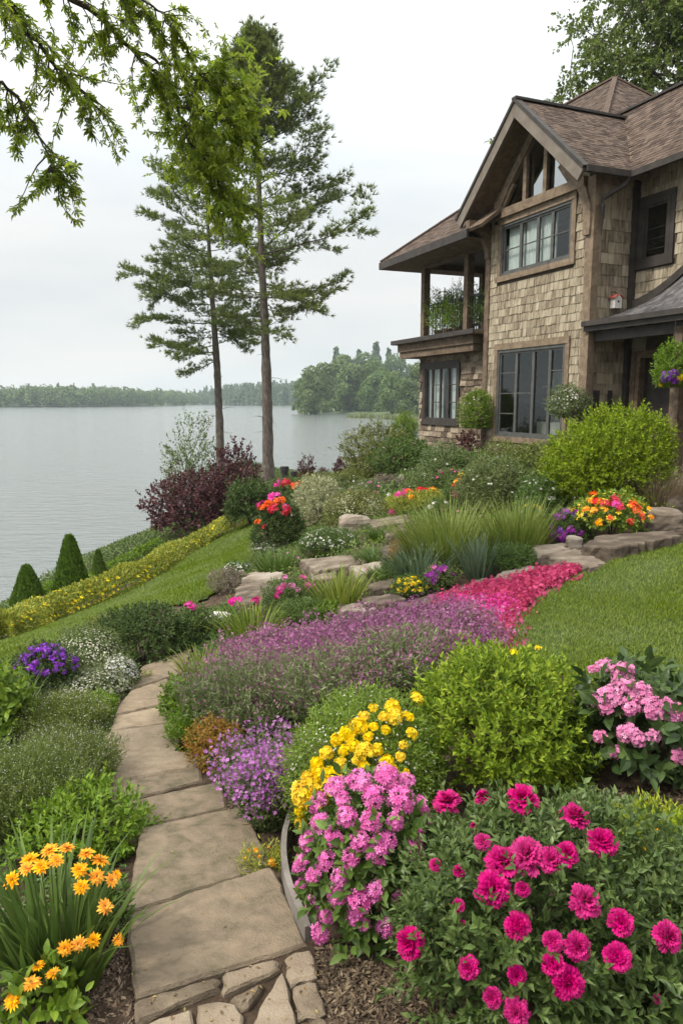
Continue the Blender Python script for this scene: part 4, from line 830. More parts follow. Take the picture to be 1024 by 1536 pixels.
def stone(label, poly, th, mt, group=None, cat="stone", name="stone", lift=.03, rough_=.012, flat=.5, seed=0, drop=.12):
    """a slab whose outline is given by where its corners lie on the ground; dressed edge, uneven top"""
    g = np.random.default_rng(seed + 500); P = np.array([ground(*p) for p in poly]); c = P.mean(0)
    A = np.column_stack([P[:, :2] - c[:2], np.ones(len(P))]); pl = np.linalg.lstsq(A, P[:, 2], rcond=None)[0]
    hz = lambda q: pl[2] + flat * ((q[:, :2] - c[:2]) @ pl[:2])
    pl0 = pl.copy(); lift0 = lift
    for _ in range(2):                       # keep the outline true on the stone's own, levelled top
        if _: lift = max(lift0, float((gz(P[:, 0], P[:, 1]) - hz(P)).max()) + .015)
        Q = []
        for (qx, qy) in poly:
            d = ray(qx, qy); s0 = flat * pl[:2]; tt = (hz(EYE[None])[0] + lift - EYE[2]) / (d[2] - d[:2] @ s0); Q.append(EYE + d * tt)
        P = np.array(Q)
    STONES.append(P[:, :2]); O = []
    for i in range(len(P)):                  # outline, broken into short uneven steps
        a, b = P[i, :2], P[(i+1) % len(P), :2]; n = max(3, int(np.linalg.norm(b - a) / .05)); n = min(n, 14)
        for k in range(n):
            f = k / n; q_ = a + (b - a) * f; nr = np.array([(b-a)[1], -(b-a)[0]]); nr = nr / (np.linalg.norm(nr) + 1e-9)
            cut = .007 if k == 0 else 0; q_ = q_ + (c[:2] - q_) / (np.linalg.norm(c[:2] - q_) + 1e-9) * cut; O.append(q_ + nr * g.normal() * rough_ * (.4 if k == 0 else 1))
    O = np.array(O); n = len(O); lift = max(lift, float((gz(O[:, 0], O[:, 1]) - hz(O)).max()) + .015); oc = O.mean(0); S = np.linalg.norm(O - oc, axis=1).mean()
    rings = []; e = min(.014, th * .25)
    def ring(sc_, dz): 
        q_ = oc + (O - oc) * sc_; return np.column_stack([q_, hz(q_) + lift + dz])
    k1 = 1 - e / S; bump_ = lambda R_: R_ + np.column_stack([np.zeros((len(R_), 2)), .0025 * vnoise(R_ , seed, 6) + .001 * vnoise(R_, seed + 1, 25)])
    rings = [ring(1.0, -th - drop), ring(1.0 + .1 * e / S, -th * .5), ring(1.0, -e), bump_(ring(k1, 0)), bump_(ring(k1 * .8, .002)), bump_(ring(k1 * .55, .003)), bump_(ring(k1 * .28, .003))]
    rings[1][:, :2] += g.normal(size=(n, 2)) * rough_ * .5
    V = np.concatenate(rings + [bump_(np.array([[oc[0], oc[1], hz(oc[None])[0] + lift + .003]]))]); V = V - [oc[0], oc[1], 0]; z0 = V[:, 2].min(); m2 = MB(); V[:, 2] -= z0
    F = [(r*n+i, r*n+(i+1) % n, (r+1)*n+(i+1) % n, (r+1)*n+i) for r in range(len(rings)-1) for i in range(n)]
    area = 0.5 * np.sum(O[:, 0] * np.roll(O[:, 1], -1) - O[:, 1] * np.roll(O[:, 0], -1))
    if area < 0: F = [f[::-1] for f in F]
    T = [((len(rings)-1)*n+i, (len(rings)-1)*n+(i+1) % n, len(rings)*n) for i in range(n)]
    if area < 0: T = [f[::-1] for f in T]
    me = MB().add(V, F); me.f.append(np.array(T)); me.m.append(np.zeros(n, int)); o_ = me.obj(name, mt, loc=(oc[0], oc[1], z0)); props(o_, label, cat, group); return o_
def boulder(label, px, base, w, h, mt, seed, group=None, dp=.8, name="boulder"):
    g = np.random.default_rng(seed); b = ground(px, base); m = mpp(b); n, k = 26, 14; V = []
    W_, H_ = w * m / 2, h * m
    for i in range(k):
        ph = PI * (i / (k-1)) ; 
        for j in range(n):
            th = 2*PI*j/n; u = np.array([math.sin(ph)*math.cos(th), math.sin(ph)*math.sin(th), -math.cos(ph)]); p_ = 5.0
            s = (np.abs(u) ** p_).sum() ** (-1 / p_); V.append(u * s)
    V = np.array(V); V *= (1 + .13 * vnoise(V, seed, 1.8) + .05 * vnoise(V, seed + 3, 5) + .02 * vnoise(V, seed + 4, 12))[:, None]; V *= [W_, W_ * dp, H_ * .62]; V[:, 2] += H_ * .4
    F = [(i*n+j, i*n+(j+1) % n, (i+1)*n+(j+1) % n, (i+1)*n+j) for i in range(k-1) for j in range(n)]
    o_ = MB().add(V, F).obj(name, mt, smooth=False, loc=(b[0], b[1] + W_ * dp * .6, b[2] - .03)); props(o_, label, "rock", group); return o_
GS, GF, GR = "stone steps of the garden path", "flagstones at the foot of the steps", "rock garden stepping stones"
STEPS = [("widest sandstone step, nearest one, bordering the flagstones", [(190,1372),(408,1298),(463,1416),(202,1497)], .1, .02),
 ("large smooth sandstone step, second above the flagstones", [(211,1242),(366,1208),(409,1297),(190,1371)], .1, .05),
 ("narrow sandstone step beside the lilac-flowered pinks", [(169,1207),(333,1171),(342,1211),(207,1241)], .1, .06),
 ("thin strip of step between two broader path stones, its front edge cracked", [(165,1176),(302,1150),(305,1170),(169,1205)], .08, .05),
 ("broad step with a rounded left corner, beside the orange-leaved little shrub", [(155,1106),(164,1097),(270,1083),(272,1108),(264,1128),(296,1132),(302,1149),(164,1174)], .09, .06),
 ("pale path stone beside the lush bright green tuft", [(172,1074),(252,1056),(270,1070),(269,1082),(166,1095)], .08, .06),
 ("brownish path stone lying in front of the white-flowered mound", [(178,1058),(196,1036),(252,1017),(254,1054),(173,1073)], .07, .05),
 ("farthest dark path stone beside the dense dark green shrub", [(193,1035),(212,1000),(288,972),(275,1008),(253,1015)], .07, .05)]
for i, (lb, pl, th, lf) in enumerate(STEPS): stone(lb, pl, th, M_SAND, GS, "step", "stone_step", lf, .0035, .1, i)
FLAGS = [("long flagstone along the edge of the widest step", [(203,1502),(325,1466),(329,1481),(206,1530)]),
 ("four-sided flagstone touching the step's middle, right of the long one", [(335,1462),(412,1438),(420,1451),(338,1487)]),
 ("small triangular flagstone between larger ones", [(346,1498),(396,1473),(372,1508)]),
 ("rounded flagstone cut by the picture edge below the little triangular one", [(297,1506),(342,1500),(364,1521),(352,1560),(302,1570)]),
 ("largest flagstone, a tall wedge narrowing upward", [(424,1457),(443,1535),(441,1570),(366,1570),(384,1524)]),
 ("squarish edging stone touching the corner of the widest step", [(430,1432),(466,1422),(475,1463),(436,1473)]),
 ("squarish edging stone, middle one of the column beside the mulch", [(439,1478),(475,1471),(488,1518),(446,1526)]),
 ("edging stone at the very bottom of the column beside the mulch", [(447,1533),(491,1526),(504,1570),(450,1575)]),
 ("dusty flagstone in the bottom corner under the long one", [(214,1538),(286,1512),(297,1570),(210,1580)])]
def grow(pl, k):
    q = np.array(pl, float); return [tuple(c) for c in q.mean(0) + (q - q.mean(0)) * k]
for i, (lb, pl) in enumerate(FLAGS): stone(lb, grow(pl, 1.07), .05, M_FLAG, GF, "flagstone", "flagstone", .03, .006, 1.0, 40 + i)
ROCKS = [("long thick stone ledge at the top edge of the lawn, below the red flowers", [(872,817),(924,822),(1018,804),(1012,795),(895,803)], .17, .12, "ledge"),
 ("flat stepping stone touching the lawn, left of the thick ledge", [(810,831),(862,822),(908,843),(886,851)], .09, .07, "stone"),
 ("small flat stone under the purple petunias", [(799,818),(846,814),(852,824),(806,831)], .09, .08, "stone"),
 ("flat stone lying at the upper tip of the crimson ground cover", [(742,861),(790,847),(836,851),(800,867),(766,871)], .07, .05, "stone"),
 ("grey flat stone beside the crimson carpet, below the blue-green blades", [(678,886),(722,866),(762,873),(702,889)], .07, .05, "stone"),
 ("grey flat stone below the yellow flowers, at the edge of the pink bed", [(594,907),(648,890),(690,889),(642,906),(602,916)], .07, .05, "stone"),
 ("uppermost step of the rock garden under the orange and magenta flowers", [(553,780),(610,771),(614,782),(560,790)], .12, .1, "stone"),
 ("second rock garden step from the top", [(574,796),(609,785),(611,797),(580,804)], .12, .09, "stone"),
 ("third rock garden step from the top, beside tall yellow-green grass", [(570,822),(600,811),(600,829),(575,836)], .12, .08, "stone"),
 ("long brown slab in the middle of the rock garden, below the white mounds", [(450,839),(540,831),(552,842),(472,857)], .12, .1, "stone"),
 ("broken slab touching the lower end of the long brown slab", [(524,849),(574,841),(574,855),(536,860)], .1, .07, "stone"),
 ("small slab peeping out between grasses below the long brown slab", [(464,860),(506,853),(502,866),(470,871)], .1, .06, "stone"),
 ("narrow rock ledge behind the yellow flowers", [(550,876),(592,867),(598,877),(560,885)], .12, .09, "stone"),
 ("dark overhanging ledge above the pink bed, left of the yellow flowers", [(542,895),(600,888),(606,899),(550,907)], .12, .1, "stone"),
 ("lowest dark ledge stone at the rim of the pink bed", [(508,907),(556,901),(562,912),(514,919)], .12, .08, "stone"),
 ("broad bare slab beside the far lawn's end, behind the pink phlox", [(352,886),(366,870),(424,872),(420,890),(392,901),(360,906)], .14, .08, "stone"),
 ("stone behind the broad bare slab, topped with a thin brown lip", [(362,868),(378,858),(425,858),(424,870),(366,869)], .12, .14, "stone")]
for i, (lb, pl, th, lf, nm) in enumerate(ROCKS): stone(lb, pl, th, M_ROCK, GR, "stone", "stone_ledge" if nm == "ledge" else "stepping_stone", lf, .02, .6, 80 + i)
boulder("squared brown boulder on the end of the long stone ledge", 996, 796, 62, 34, M_ROCK, 4)
boulder("pale boulder cut by the picture edge behind the squared one", 1020, 768, 46, 26, M_ROCK, 5)
boulder("rough brown rock under the round white mound", 533, 800, 46, 28, M_ROCK, 6)
boulder("small grey rock wedged between ledge and stepping stone", 862, 822, 24, 20, M_ROCK, 7)
boulder("flat white rock half hidden by leaves near the start of the path", 325, 936, 40, 18, M_PALE, 8)
boulder("small white rock nearest the head of the path", 302, 966, 26, 16, M_PALE, 9)
boulder("upright pale stone among flowers below the house", 602, 733, 9, 22, M_PALE, 10)
# low curved edging board round the yellow and pink flowers
M_EDGE = rough_mat("grey_wood", [(0.3, (0.1, 0.09, 0.08)), (0.7, (0.24, 0.215, 0.19))], scale=5, stretch=(1, 1, .3), bump=.6, bscale=20, rough=.9)
ep = np.array([ground(*p) for p in ((437,1248),(427,1275),(425,1310),(432,1350),(446,1385),(462,1412))]); tt = np.linspace(0, 5, 30)
ep = np.column_stack([np.interp(tt, range(6), ep[:, k]) for k in range(3)])
for _ in range(4): ep[1:-1] = (ep[:-2] + 2*ep[1:-1] + ep[2:]) / 4
tg = unit(np.gradient(ep[:, :2], axis=0)); nr = np.column_stack([-tg[:, 1], tg[:, 0], np.zeros(30)]) * .014; Z_ = np.array([0, 0, 1.0])
hs = np.interp(np.arange(30), [0, 4, 26, 29], [.14, .12, .1, .07])[:, None]
V = np.concatenate([ep - nr - Z_*.05, ep + nr - Z_*.05, ep + nr + Z_*hs, ep - nr + Z_*hs]); n = 30
F = [(a*n+i, a*n+i+1, b*n+i+1, b*n+i) for a, b in ((0,3),(3,2),(2,1),(1,0)) for i in range(n-1)] + [(0, n, 2*n, 3*n), (4*n-1, 3*n-1, 2*n-1, n-1)]
props(MB().add(V - ep[15], F).obj("bed_edging", M_EDGE, loc=ep[15]), "curved weathered grey edging board beside the widest steps", "edging")
# dark pilings on the bank beside the tallest pine
M_PILE = rough_mat("tarred_wood", [(0.3, (0.016, 0.015, 0.016)), (0.7, (0.04, 0.038, 0.04))], scale=6, bump=.5)
for px, base, w, h, lb in ((427,722,13,22,"taller dark mooring post beside the trunk of the tallest pine"), (441,722,10,15,"shorter dark mooring post, right of the taller one")):
    b = ground(px, base); m = mpp(b); t = empty("mooring_post", b, 0, lb, "post", "mooring posts on the bank")
    q = MB(); r = w*m/2; lathe(q, [(r*.78,-.3),(r*.8,h*m*.72),(.001,h*m*.72)], 14); q.obj("post", M_PILE, t, smooth=False); q = MB(); lathe(q, [(.001,h*m*.72),(r,h*m*.722),(r*1.02,h*m),(r*.8,h*m*1.02),(.001,h*m*1.02)], 14); q.obj("cap", M_PILE, t)
# ================================================================== PLANTS: builders
def spot(px, base, w, top, dp=.8, Yadd=0.0):
    """centre, width and height of a plant whose front foot is at (px, base)"""
    b = ground(px, base); m = mpp(b); W_ = w * m; d = ray(px, base)[:2]; d = d / np.linalg.norm(d); q = b[:2] + d * (W_ * .5 * dp * .8 + Yadd); z = gz1(*q)
    c = np.array([q[0], q[1], z]); H = at_y(px, top, q[1])[2] - z; return c, W_ * (q[1] / b[1]), max(H, .05)
def ell(W_, H, dp): return np.array([W_/2, W_/2*dp, H*.58]), np.array([0, 0, H*.42])
def hit(root, ctr, rad, px, py, k=1.0):
    """where the pixel's ray meets the plant's rounded body (local to root), with the normal"""
    d = ray(px, py) / (rad * k); o_ = (EYE - root - ctr) / (rad * k); a = d @ d; b = 2 * o_ @ d; c = o_ @ o_ - 1; D = b*b - 4*a*c
    t = (-b - math.sqrt(D)) / (2*a) if D > 0 else -b / (2*a)
    q = o_ + d * t; q = q / max(np.linalg.norm(q), 1e-6) * (1 if D > 0 else min(1.12, np.linalg.norm(q))); return q * rad * k + ctr, unit(q / rad)
def dome_dirs(g, n, zlo=-.55):
    u = rdir(g, int(n * 2.2) + 8); u = u[u[:, 2] > zlo][:n]; return u
def bush_mesh(g, W_, H, dp, T, ls, cover, k, sl, lump=.19, lumpf=2.4, up=.35, out=.6, wl=.45, inner=.35, cap=26000, seed=0, zlo=-.55, shaggy=.05):
    rad, ctr = ell(W_, H, dp); area = 4*PI*((rad[0]*rad[1])**1.6/2+(rad[0]*rad[2])**1.6/2+1e-9)**(1/1.6)*.8 if False else 2.6*PI*rad[0]*max(rad[2], rad[0]*.6)
    nl = int(min(cap, cover * area / (.5 * wl * ls * ls))); ns = max(6, nl // k)
    u = dome_dirs(g, ns, zlo); ns = len(u)
    f = np.where(g.uniform(size=ns) < inner, g.uniform(.45, .9, ns), g.uniform(.9, 1.03 + shaggy, ns)) * np.where(g.uniform(size=ns) < .07, g.uniform(1.04, 1.04 + min(.25, .06 + shaggy * 2), ns), 1) * (1 + lump * vnoise(u, seed, lumpf) + lump * .4 * vnoise(u, seed + 1, lumpf * 2.6))
    P = u * f[:, None] * rad + ctr; P[:, 2] = np.maximum(P[:, 2], .015)
    ax = unit(unit(u / rad) * out + [0, 0, up] + rdir(g, ns) * .35)
    m2 = MB(); golden = 2.4
    px_ = unit(np.cross(ax, rdir(g, ns))); py_ = np.cross(ax, px_)
    for j in range(k):
        t = (j + .5) / k; a = golden * j; side = px_ * math.cos(a) + py_ * math.sin(a); spreadj = .9 - .55 * t
        q = P + ax * ((t - .5) * sl * g.uniform(.7, 1.3, ns))[:, None]
        dd = unit(ax * (1 - spreadj * .6) + side * spreadj + rdir(g, ns) * .25); N = unit(ax + rdir(g, ns) * .4)
        place(m2, T, q, dd, N, ls * g.uniform(.65, 1.25, ns) * (1.05 - .25 * t))
    return m2, rad, ctr
def stems_mesh(g, W_, H, n=7, r=.006):
    m2 = MB()
    for i in range(n):
        a = g.uniform(0, 6.28); e = g.uniform(.15, .75); p = np.array([0, 0, -.03]); q = np.array([math.cos(a)*W_*.5*e, math.sin(a)*W_*.5*e, H*g.uniform(.45, .75)])
        mid = p * .5 + q * .5 + [0, 0, H * .08]; tube(m2, [p, mid, q], [r, r*.8, r*.4], 5, cap=False)
    return m2
# ---- colours
def L(name, *c, **k): return leaf_mat(name, list(c), **k)
G_BOX = L("boxwood_leaves", (.08,.16,.005), (.165,.27,.008), (.3,.41,.018), transl=.4, rough=.5, spec=.22)
G_GOLD = L("golden_leaves", (.105,.165,.006), (.18,.255,.01), (.29,.36,.02), transl=.4, rough=.5, spec=.22)
G_LAV = L("lavender_leaves", (.1,.145,.045), (.15,.2,.07), (.22,.27,.115))
G_BREATH = L("baby_breath_leaves", (.1,.135,.03), (.15,.19,.045), (.21,.25,.075), spec=.2)
G_PEONY = L("peony_leaves", (.05,.095,.022), (.085,.145,.03), (.13,.19,.055), rough=.42)
G_DARK = L("dark_leaves", (.038,.072,.017), (.062,.105,.024), (.095,.14,.034), rough=.45, spec=.25)
G_MID = L("mid_leaves", (.055,.1,.02), (.085,.14,.028), (.12,.18,.036))
G_BRIGHT = L("bright_leaves", (.1,.17,.016), (.15,.24,.022), (.22,.3,.03), transl=.35)
G_YEL = L("yellow_green_leaves", (.16,.21,.018), (.25,.3,.022), (.36,.37,.035), transl=.35)
G_GREY = L("grey_green_leaves", (.095,.135,.045), (.14,.185,.062), (.19,.23,.095))
G_SAGE = L("sage_leaves", (.08,.115,.03), (.12,.165,.042), (.175,.22,.075))
G_BLADE = L("blade_leaves", (.055,.11,.018), (.085,.15,.024), (.13,.2,.035), transl=.35)
G_YBLADE = L("yellow_blades", (.12,.17,.02), (.19,.24,.03), (.27,.3,.05), transl=.35)
G_FOUNT = L("fountain_grass_blades", (.1,.165,.02), (.155,.225,.03), (.23,.285,.05), transl=.35)
G_BBLADE = L("blue_blades", (.07,.115,.06), (.1,.15,.08), (.14,.19,.11))
G_RED = L("red_leaves", (.045,.016,.018), (.085,.026,.028), (.13,.045,.04), transl=.25)
G_TAN = L("tan_grass", (.17,.13,.075), (.25,.195,.115), (.33,.27,.17))
G_OLIVE = L("olive_leaves", (.1,.13,.026), (.15,.18,.036), (.21,.23,.055))
G_CREAM = L("cream_leaves", (.2,.23,.09), (.36,.36,.2), (.55,.52,.36))
G_ORANGE = L("orange_leaves", (.2,.14,.02), (.3,.17,.025), (.38,.16,.03), (.16,.17,.03))
G_PINKISH = L("pinkish_leaves", (.13,.12,.08), (.2,.16,.12), (.26,.2,.16))
def PT(name, *c, **k): return leaf_mat(name, list(c), transl=k.pop('transl', .3), jit=k.pop('jit', .18), hue=.004, rough=.55, spec=.25)
P_MAG = PT("magenta_petals", (.36,.001,.105), (.48,.002,.15), (.6,.008,.2))
P_PINK = PT("pink_petals", (.68,.13,.42), (.78,.2,.52), (.84,.3,.6))
P_LPINK = PT("soft_pink_petals", (.6,.16,.36), (.7,.24,.45), (.78,.36,.55))
P_YEL = PT("yellow_petals", (.85,.56,.004), (.9,.66,.008), (.9,.74,.03))
P_ORA = PT("amber_petals", (.86,.3,.004), (.9,.4,.006), (.9,.5,.012))
P_ORED = PT("orange_red_petals", (.72,.06,.01), (.8,.14,.015), (.85,.25,.03))
P_RED = PT("red_petals", (.5,.008,.02), (.65,.015,.04), (.7,.03,.09))
P_PUR = PT("purple_petals", (.2,.035,.42), (.3,.06,.55), (.42,.12,.65))
P_VIO = PT("violet_petals", (.26,.02,.3), (.36,.04,.4), (.46,.08,.45))
P_LAV = PT("lavender_petals", (.2,.05,.17), (.32,.09,.26), (.42,.17,.33), (.3,.13,.17))
P_LILAC = PT("lilac_petals", (.36,.1,.38), (.45,.15,.46), (.52,.24,.52))
P_CREAM = PT('cream_petals', (.44,.44,.3), (.56,.54,.42), (.66,.64,.55))
P_WHITE = PT("white_petals", (.62,.6,.52), (.72,.7,.64), (.78,.77,.74))
P_HOT = PT("hot_pink_petals", (.7,.03,.3), (.78,.06,.4), (.8,.12,.46))
P_CRIM = PT("crimson_petals", (.4,.02,.07), (.55,.045,.14), (.66,.09,.24), (.36,.03,.1))
P_CENT = PT("flower_centre", (.3,.12,.01), (.4,.18,.015))
# ---- flower heads, radius 1, facing +z
def tmpl_petal(w=.6, droop=.2):              # broad petal with a ragged, ruffled end
    ys_ = np.array([0,.35,.7,1]); ws = np.array([.1,.32,.5,.42]) * w * 2; V = []; F = []
    for j, (y, a) in enumerate(zip(ys_, ws)):
        for i, x in enumerate((-1, -.5, 0, .5, 1)): V.append((x * a * .5, y - (.1 * (i % 2) if j == 3 else 0) - .08 * abs(x) * (j == 3), -droop * y * y + .06 * w * (i % 2 * 2 - 1) * y))
    for j in range(3):
        for i in range(4): F.append((5*j+i, 5*j+i+1, 5*j+i+6, 5*j+i+5))
    return np.array(V), np.array(F)
def head_ruffled(seed, n=64):
    g = np.random.default_rng(seed); m2 = MB(); T = tmpl_petal(.62, .18)
    k = np.arange(n); f = k / n; a = k * 2.4 + g.normal(size=n) * .2; tilt = R(92) * (1 - f) ** .8 + g.normal(size=n) * .14
    d = np.column_stack([np.cos(a)*np.sin(tilt), np.sin(a)*np.sin(tilt), np.cos(tilt)]); N = np.column_stack([-np.cos(a)*np.cos(tilt), -np.sin(a)*np.cos(tilt), np.sin(tilt)]) + rdir(g, n) * .6
    place(m2, T, np.tile([0,0,-.15],(n,1)) + d * .2, d, N, (.86 - .2 * f) * g.uniform(.85, 1.12, n)); return m2
def head_daisy(seed, n=12, w=.42, rings=2):
    g = np.random.default_rng(seed); m2 = MB(); T = tmpl_big(w, .1, .18)
    for r in range(rings):
        a = (np.arange(n) + r*.5) * 2*PI/n + g.normal(size=n)*.06; el = R(8 + 24*r) + g.normal(size=n)*.12
        d = np.column_stack([np.cos(a)*np.cos(el), np.sin(a)*np.cos(el), np.sin(el)]); N = np.column_stack([-np.cos(a)*np.sin(el), -np.sin(a)*np.sin(el), np.cos(el)])
        place(m2, T, np.zeros((n,3)), d, N, (1 - .25*r) * g.uniform(.88, 1.08, n))
    q = MB(); lathe(q, [(.001,.2),(.14,.17),(.22,.08),(.2,.0)], 10); m2.add(q.v[0], q.f[0], 1); return m2
def head_cluster(seed, n, r, flat=.6, T=FLORET, stalk=True):
    g = np.random.default_rng(seed); m2 = MB(); u = dome_dirs(g, n, -.15); n = len(u); P = u * [.82, .82, flat] * g.uniform(.42, 1.1, (n, 1)) ** .7
    N = unit(u + [0, 0, .35] + rdir(g, n) * .45); place(m2, T, P, unit(np.cross(N, rdir(g, n))), N, r * g.uniform(.8, 1.2, n)); return m2
HEADS = {}
def heads(key, fn, mats, n=3):
    HEADS[key] = [fn(900 + 17*i + len(key)).mesh("flower", mats) for i in range(n)]
heads('peony', head_ruffled, P_MAG, 4)
heads('amber', lambda s: head_daisy(s, 13, .4, 3), [P_ORA, P_CENT]); heads('amberdaisy', lambda s: head_daisy(s, 16, .3, 2), [P_ORA, P_CENT])
heads('weigela', lambda s: head_cluster(s, 80, .27, .65, tmpl_floret(5, .5, .35)), P_PINK, 4); heads('hydrangea', lambda s: head_cluster(s, 95, .2, .75), P_LPINK, 3)
heads('yellow', lambda s: head_cluster(s, 70, .3, .5, tmpl_floret(6, .6, .4)), P_YEL, 3)
heads('lilac', lambda s: head_cluster(s, 9, .45, .5), P_LILAC, 3)
for k_, m_ in (('hot', P_HOT), ('red', P_RED), ('ored', P_ORED), ('vio', P_VIO), ('pur', P_PUR), ('ora', P_ORA), ('yel', P_YEL), ('white', P_WHITE), ('mag', P_MAG), ('pink', P_PINK)):
    heads(k_, lambda s: head_cluster(s, 14, .5, .55), m_, 2)
def add_flower(root, key, p, n, r, g, name="flower"):
    me = HEADS[key][int(g.integers(len(HEADS[key])))]
    q = Vector(tuple(unit(np.asarray(n, float)))).to_track_quat('Z', 'Y').to_euler(); o_ = link(name, me, root, p, q, r); o_.rotation_euler.rotate_axis('Z', g.uniform(0, 6.28)); return o_
NP = [0]
def bush(name, label, cat, s, m, T=LEAF, ls=.035, cover=3.0, k=7, sl=.09, dp=.85, fl=(), fpx=(), blossom=None, group=None, stems=True, wl=None, flup=.5, **kw):
    """a leafy shrub; fl = [(head, count, radius m, lowest height 0..1)], fpx = [(head, px, py, radius px)], blossom = (material, count, size, template)"""
    NP[0] += 1; g = np.random.default_rng(3000 + NP[0] * 7); c, W_, H = spot(*s, dp=dp); t = empty(name, c, 0, label, cat, group)
    kw.setdefault('wl', wl or {id(LEAFN): .22, id(LEAFW): .62, id(BIG): .5}.get(id(T), .45))
    fm, rad, ctr = bush_mesh(g, W_, H, dp, T, ls, cover, k, sl, seed=NP[0], **{a: b for a, b in kw.items() if a != 'fk'}); fm.obj("foliage", m, t)
    if stems: stems_mesh(g, W_, H, 8, min(.012, .012 * H + .002)).obj("stems", M_TWIG, t)
    for key, n, r, lo in fl:
        u = dome_dirs(g, n * 3, lo)[:n]
        for q in u: add_flower(t, key, q * rad * g.uniform(.98, 1.1) + ctr, unit(q / rad) + np.array([0, 0, flup]), r * g.uniform(.75, 1.2), g)
    for key, px, py, rp in fpx:
        p, nn = hit(c, ctr, rad, px, py, kw.get('fk', 1.06)); add_flower(t, key, p, nn * .8 + np.array([0, -.3, .5]) + rdir(g, 1)[0] * .35, rp * mpp(p + c) * g.uniform(.85, 1.13), g)
    if blossom:
        bm_, n, sz, TT = blossom; u = dome_dirs(g, n * 2, .0)[:n]; n = len(u); sel = vnoise(u, NP[0] + 5, 3.0) + g.normal(size=n) * .6 > -.25; u = u[sel]; n = len(u)
        q = MB(); P = u * rad * g.uniform(.95, 1.1, (n, 1)) * (1 + kw.get('lump', .14) * vnoise(u, NP[0], kw.get('lumpf', 2.2)))[:, None] + ctr; N = unit(u + [0, 0, .5] + rdir(g, n) * .4)
        place(q, TT, P, unit(np.cross(N, rdir(g, n))), N, sz * g.uniform(.7, 1.3, n)); props(q.obj("blossoms", bm_, t), kind='stuff')
    return t, c, rad, ctr, g
def tuft(name, label, cat, s, m, n=120, w=.012, bend=.7, spread_=.5, hvar=.35, dp=.8, fl=(), fpx=(), blossom=None, group=None, segs=5, foot=.35, twist=.4):
    """a clump of blades: ornamental grass, iris, daylily"""
    NP[0] += 1; g = np.random.default_rng(5000 + NP[0] * 7); c, W_, H = spot(*s, dp=dp); t = empty(name, c, 0, label, cat, group)
    a = g.uniform(0, 2*PI, n); rr = np.sqrt(g.uniform(0, 1, n)); P = np.column_stack([np.cos(a)*rr*W_*.5*foot, np.sin(a)*rr*W_*.5*foot*dp, np.full(n, -.01)])
    lean = rr * spread_ * W_ / max(H, .01) * .9; d = unit(np.column_stack([np.cos(a)*lean, np.sin(a)*lean, np.ones(n)]) + g.normal(size=(n, 3))*.12)
    Ln = H * 1.12 * (1 - hvar * g.uniform(0, 1, n)) * np.sqrt(1 + lean**2 * .5); q = MB(); blades(q, g, P, Ln, w * g.uniform(.7, 1.25, n), d, bend * g.uniform(.4, 1.3, n), segs, twist=twist); q.obj("blades", m, t)
    rad, ctr = ell(W_, H, dp)
    def stalk(q_, p, r): tube(q_, [(p[0]*.25, p[1]*.25, 0), (p[0]*.7, p[1]*.7, p[2]*.6), tuple(p)], [r, r, r*.7], 5, cap=False)
    for key, cnt, r, lo in fl:
        u = dome_dirs(g, cnt * 3, lo)[:cnt]
        for v in u: p = v * rad * 1.02 + ctr; st = MB(); stalk(st, p, .003); f_ = add_flower(t, key, p, v + np.array([0, 0, .8]), r * g.uniform(.8, 1.2), g); st.obj("stalk", G_MID, t)
    for key, px, py, rp in fpx:
        p, nn = hit(c, ctr, rad, px, py, 1.0); st = MB(); stalk(st, p, .003); st.obj("stalk", G_MID, t); add_flower(t, key, p, nn * .6 + np.array([0, -.45, .6]) + rdir(g, 1)[0] * .25, rp * mpp(p + c), g)
    if blossom:
        bm_, cnt, sz, TT = blossom; i = g.integers(n, size=cnt); f = g.uniform(.8, 1.05, cnt); q = MB(); PP = P[i] + d[i] * (Ln[i] * f)[:, None] + rdir(g, cnt) * .03; place(q, TT, PP, rdir(g, cnt), rdir(g, cnt), sz * g.uniform(.6, 1.3, cnt)); props(q.obj("blossoms", bm_, t), kind='stuff')
    return t, c, rad, ctr, g
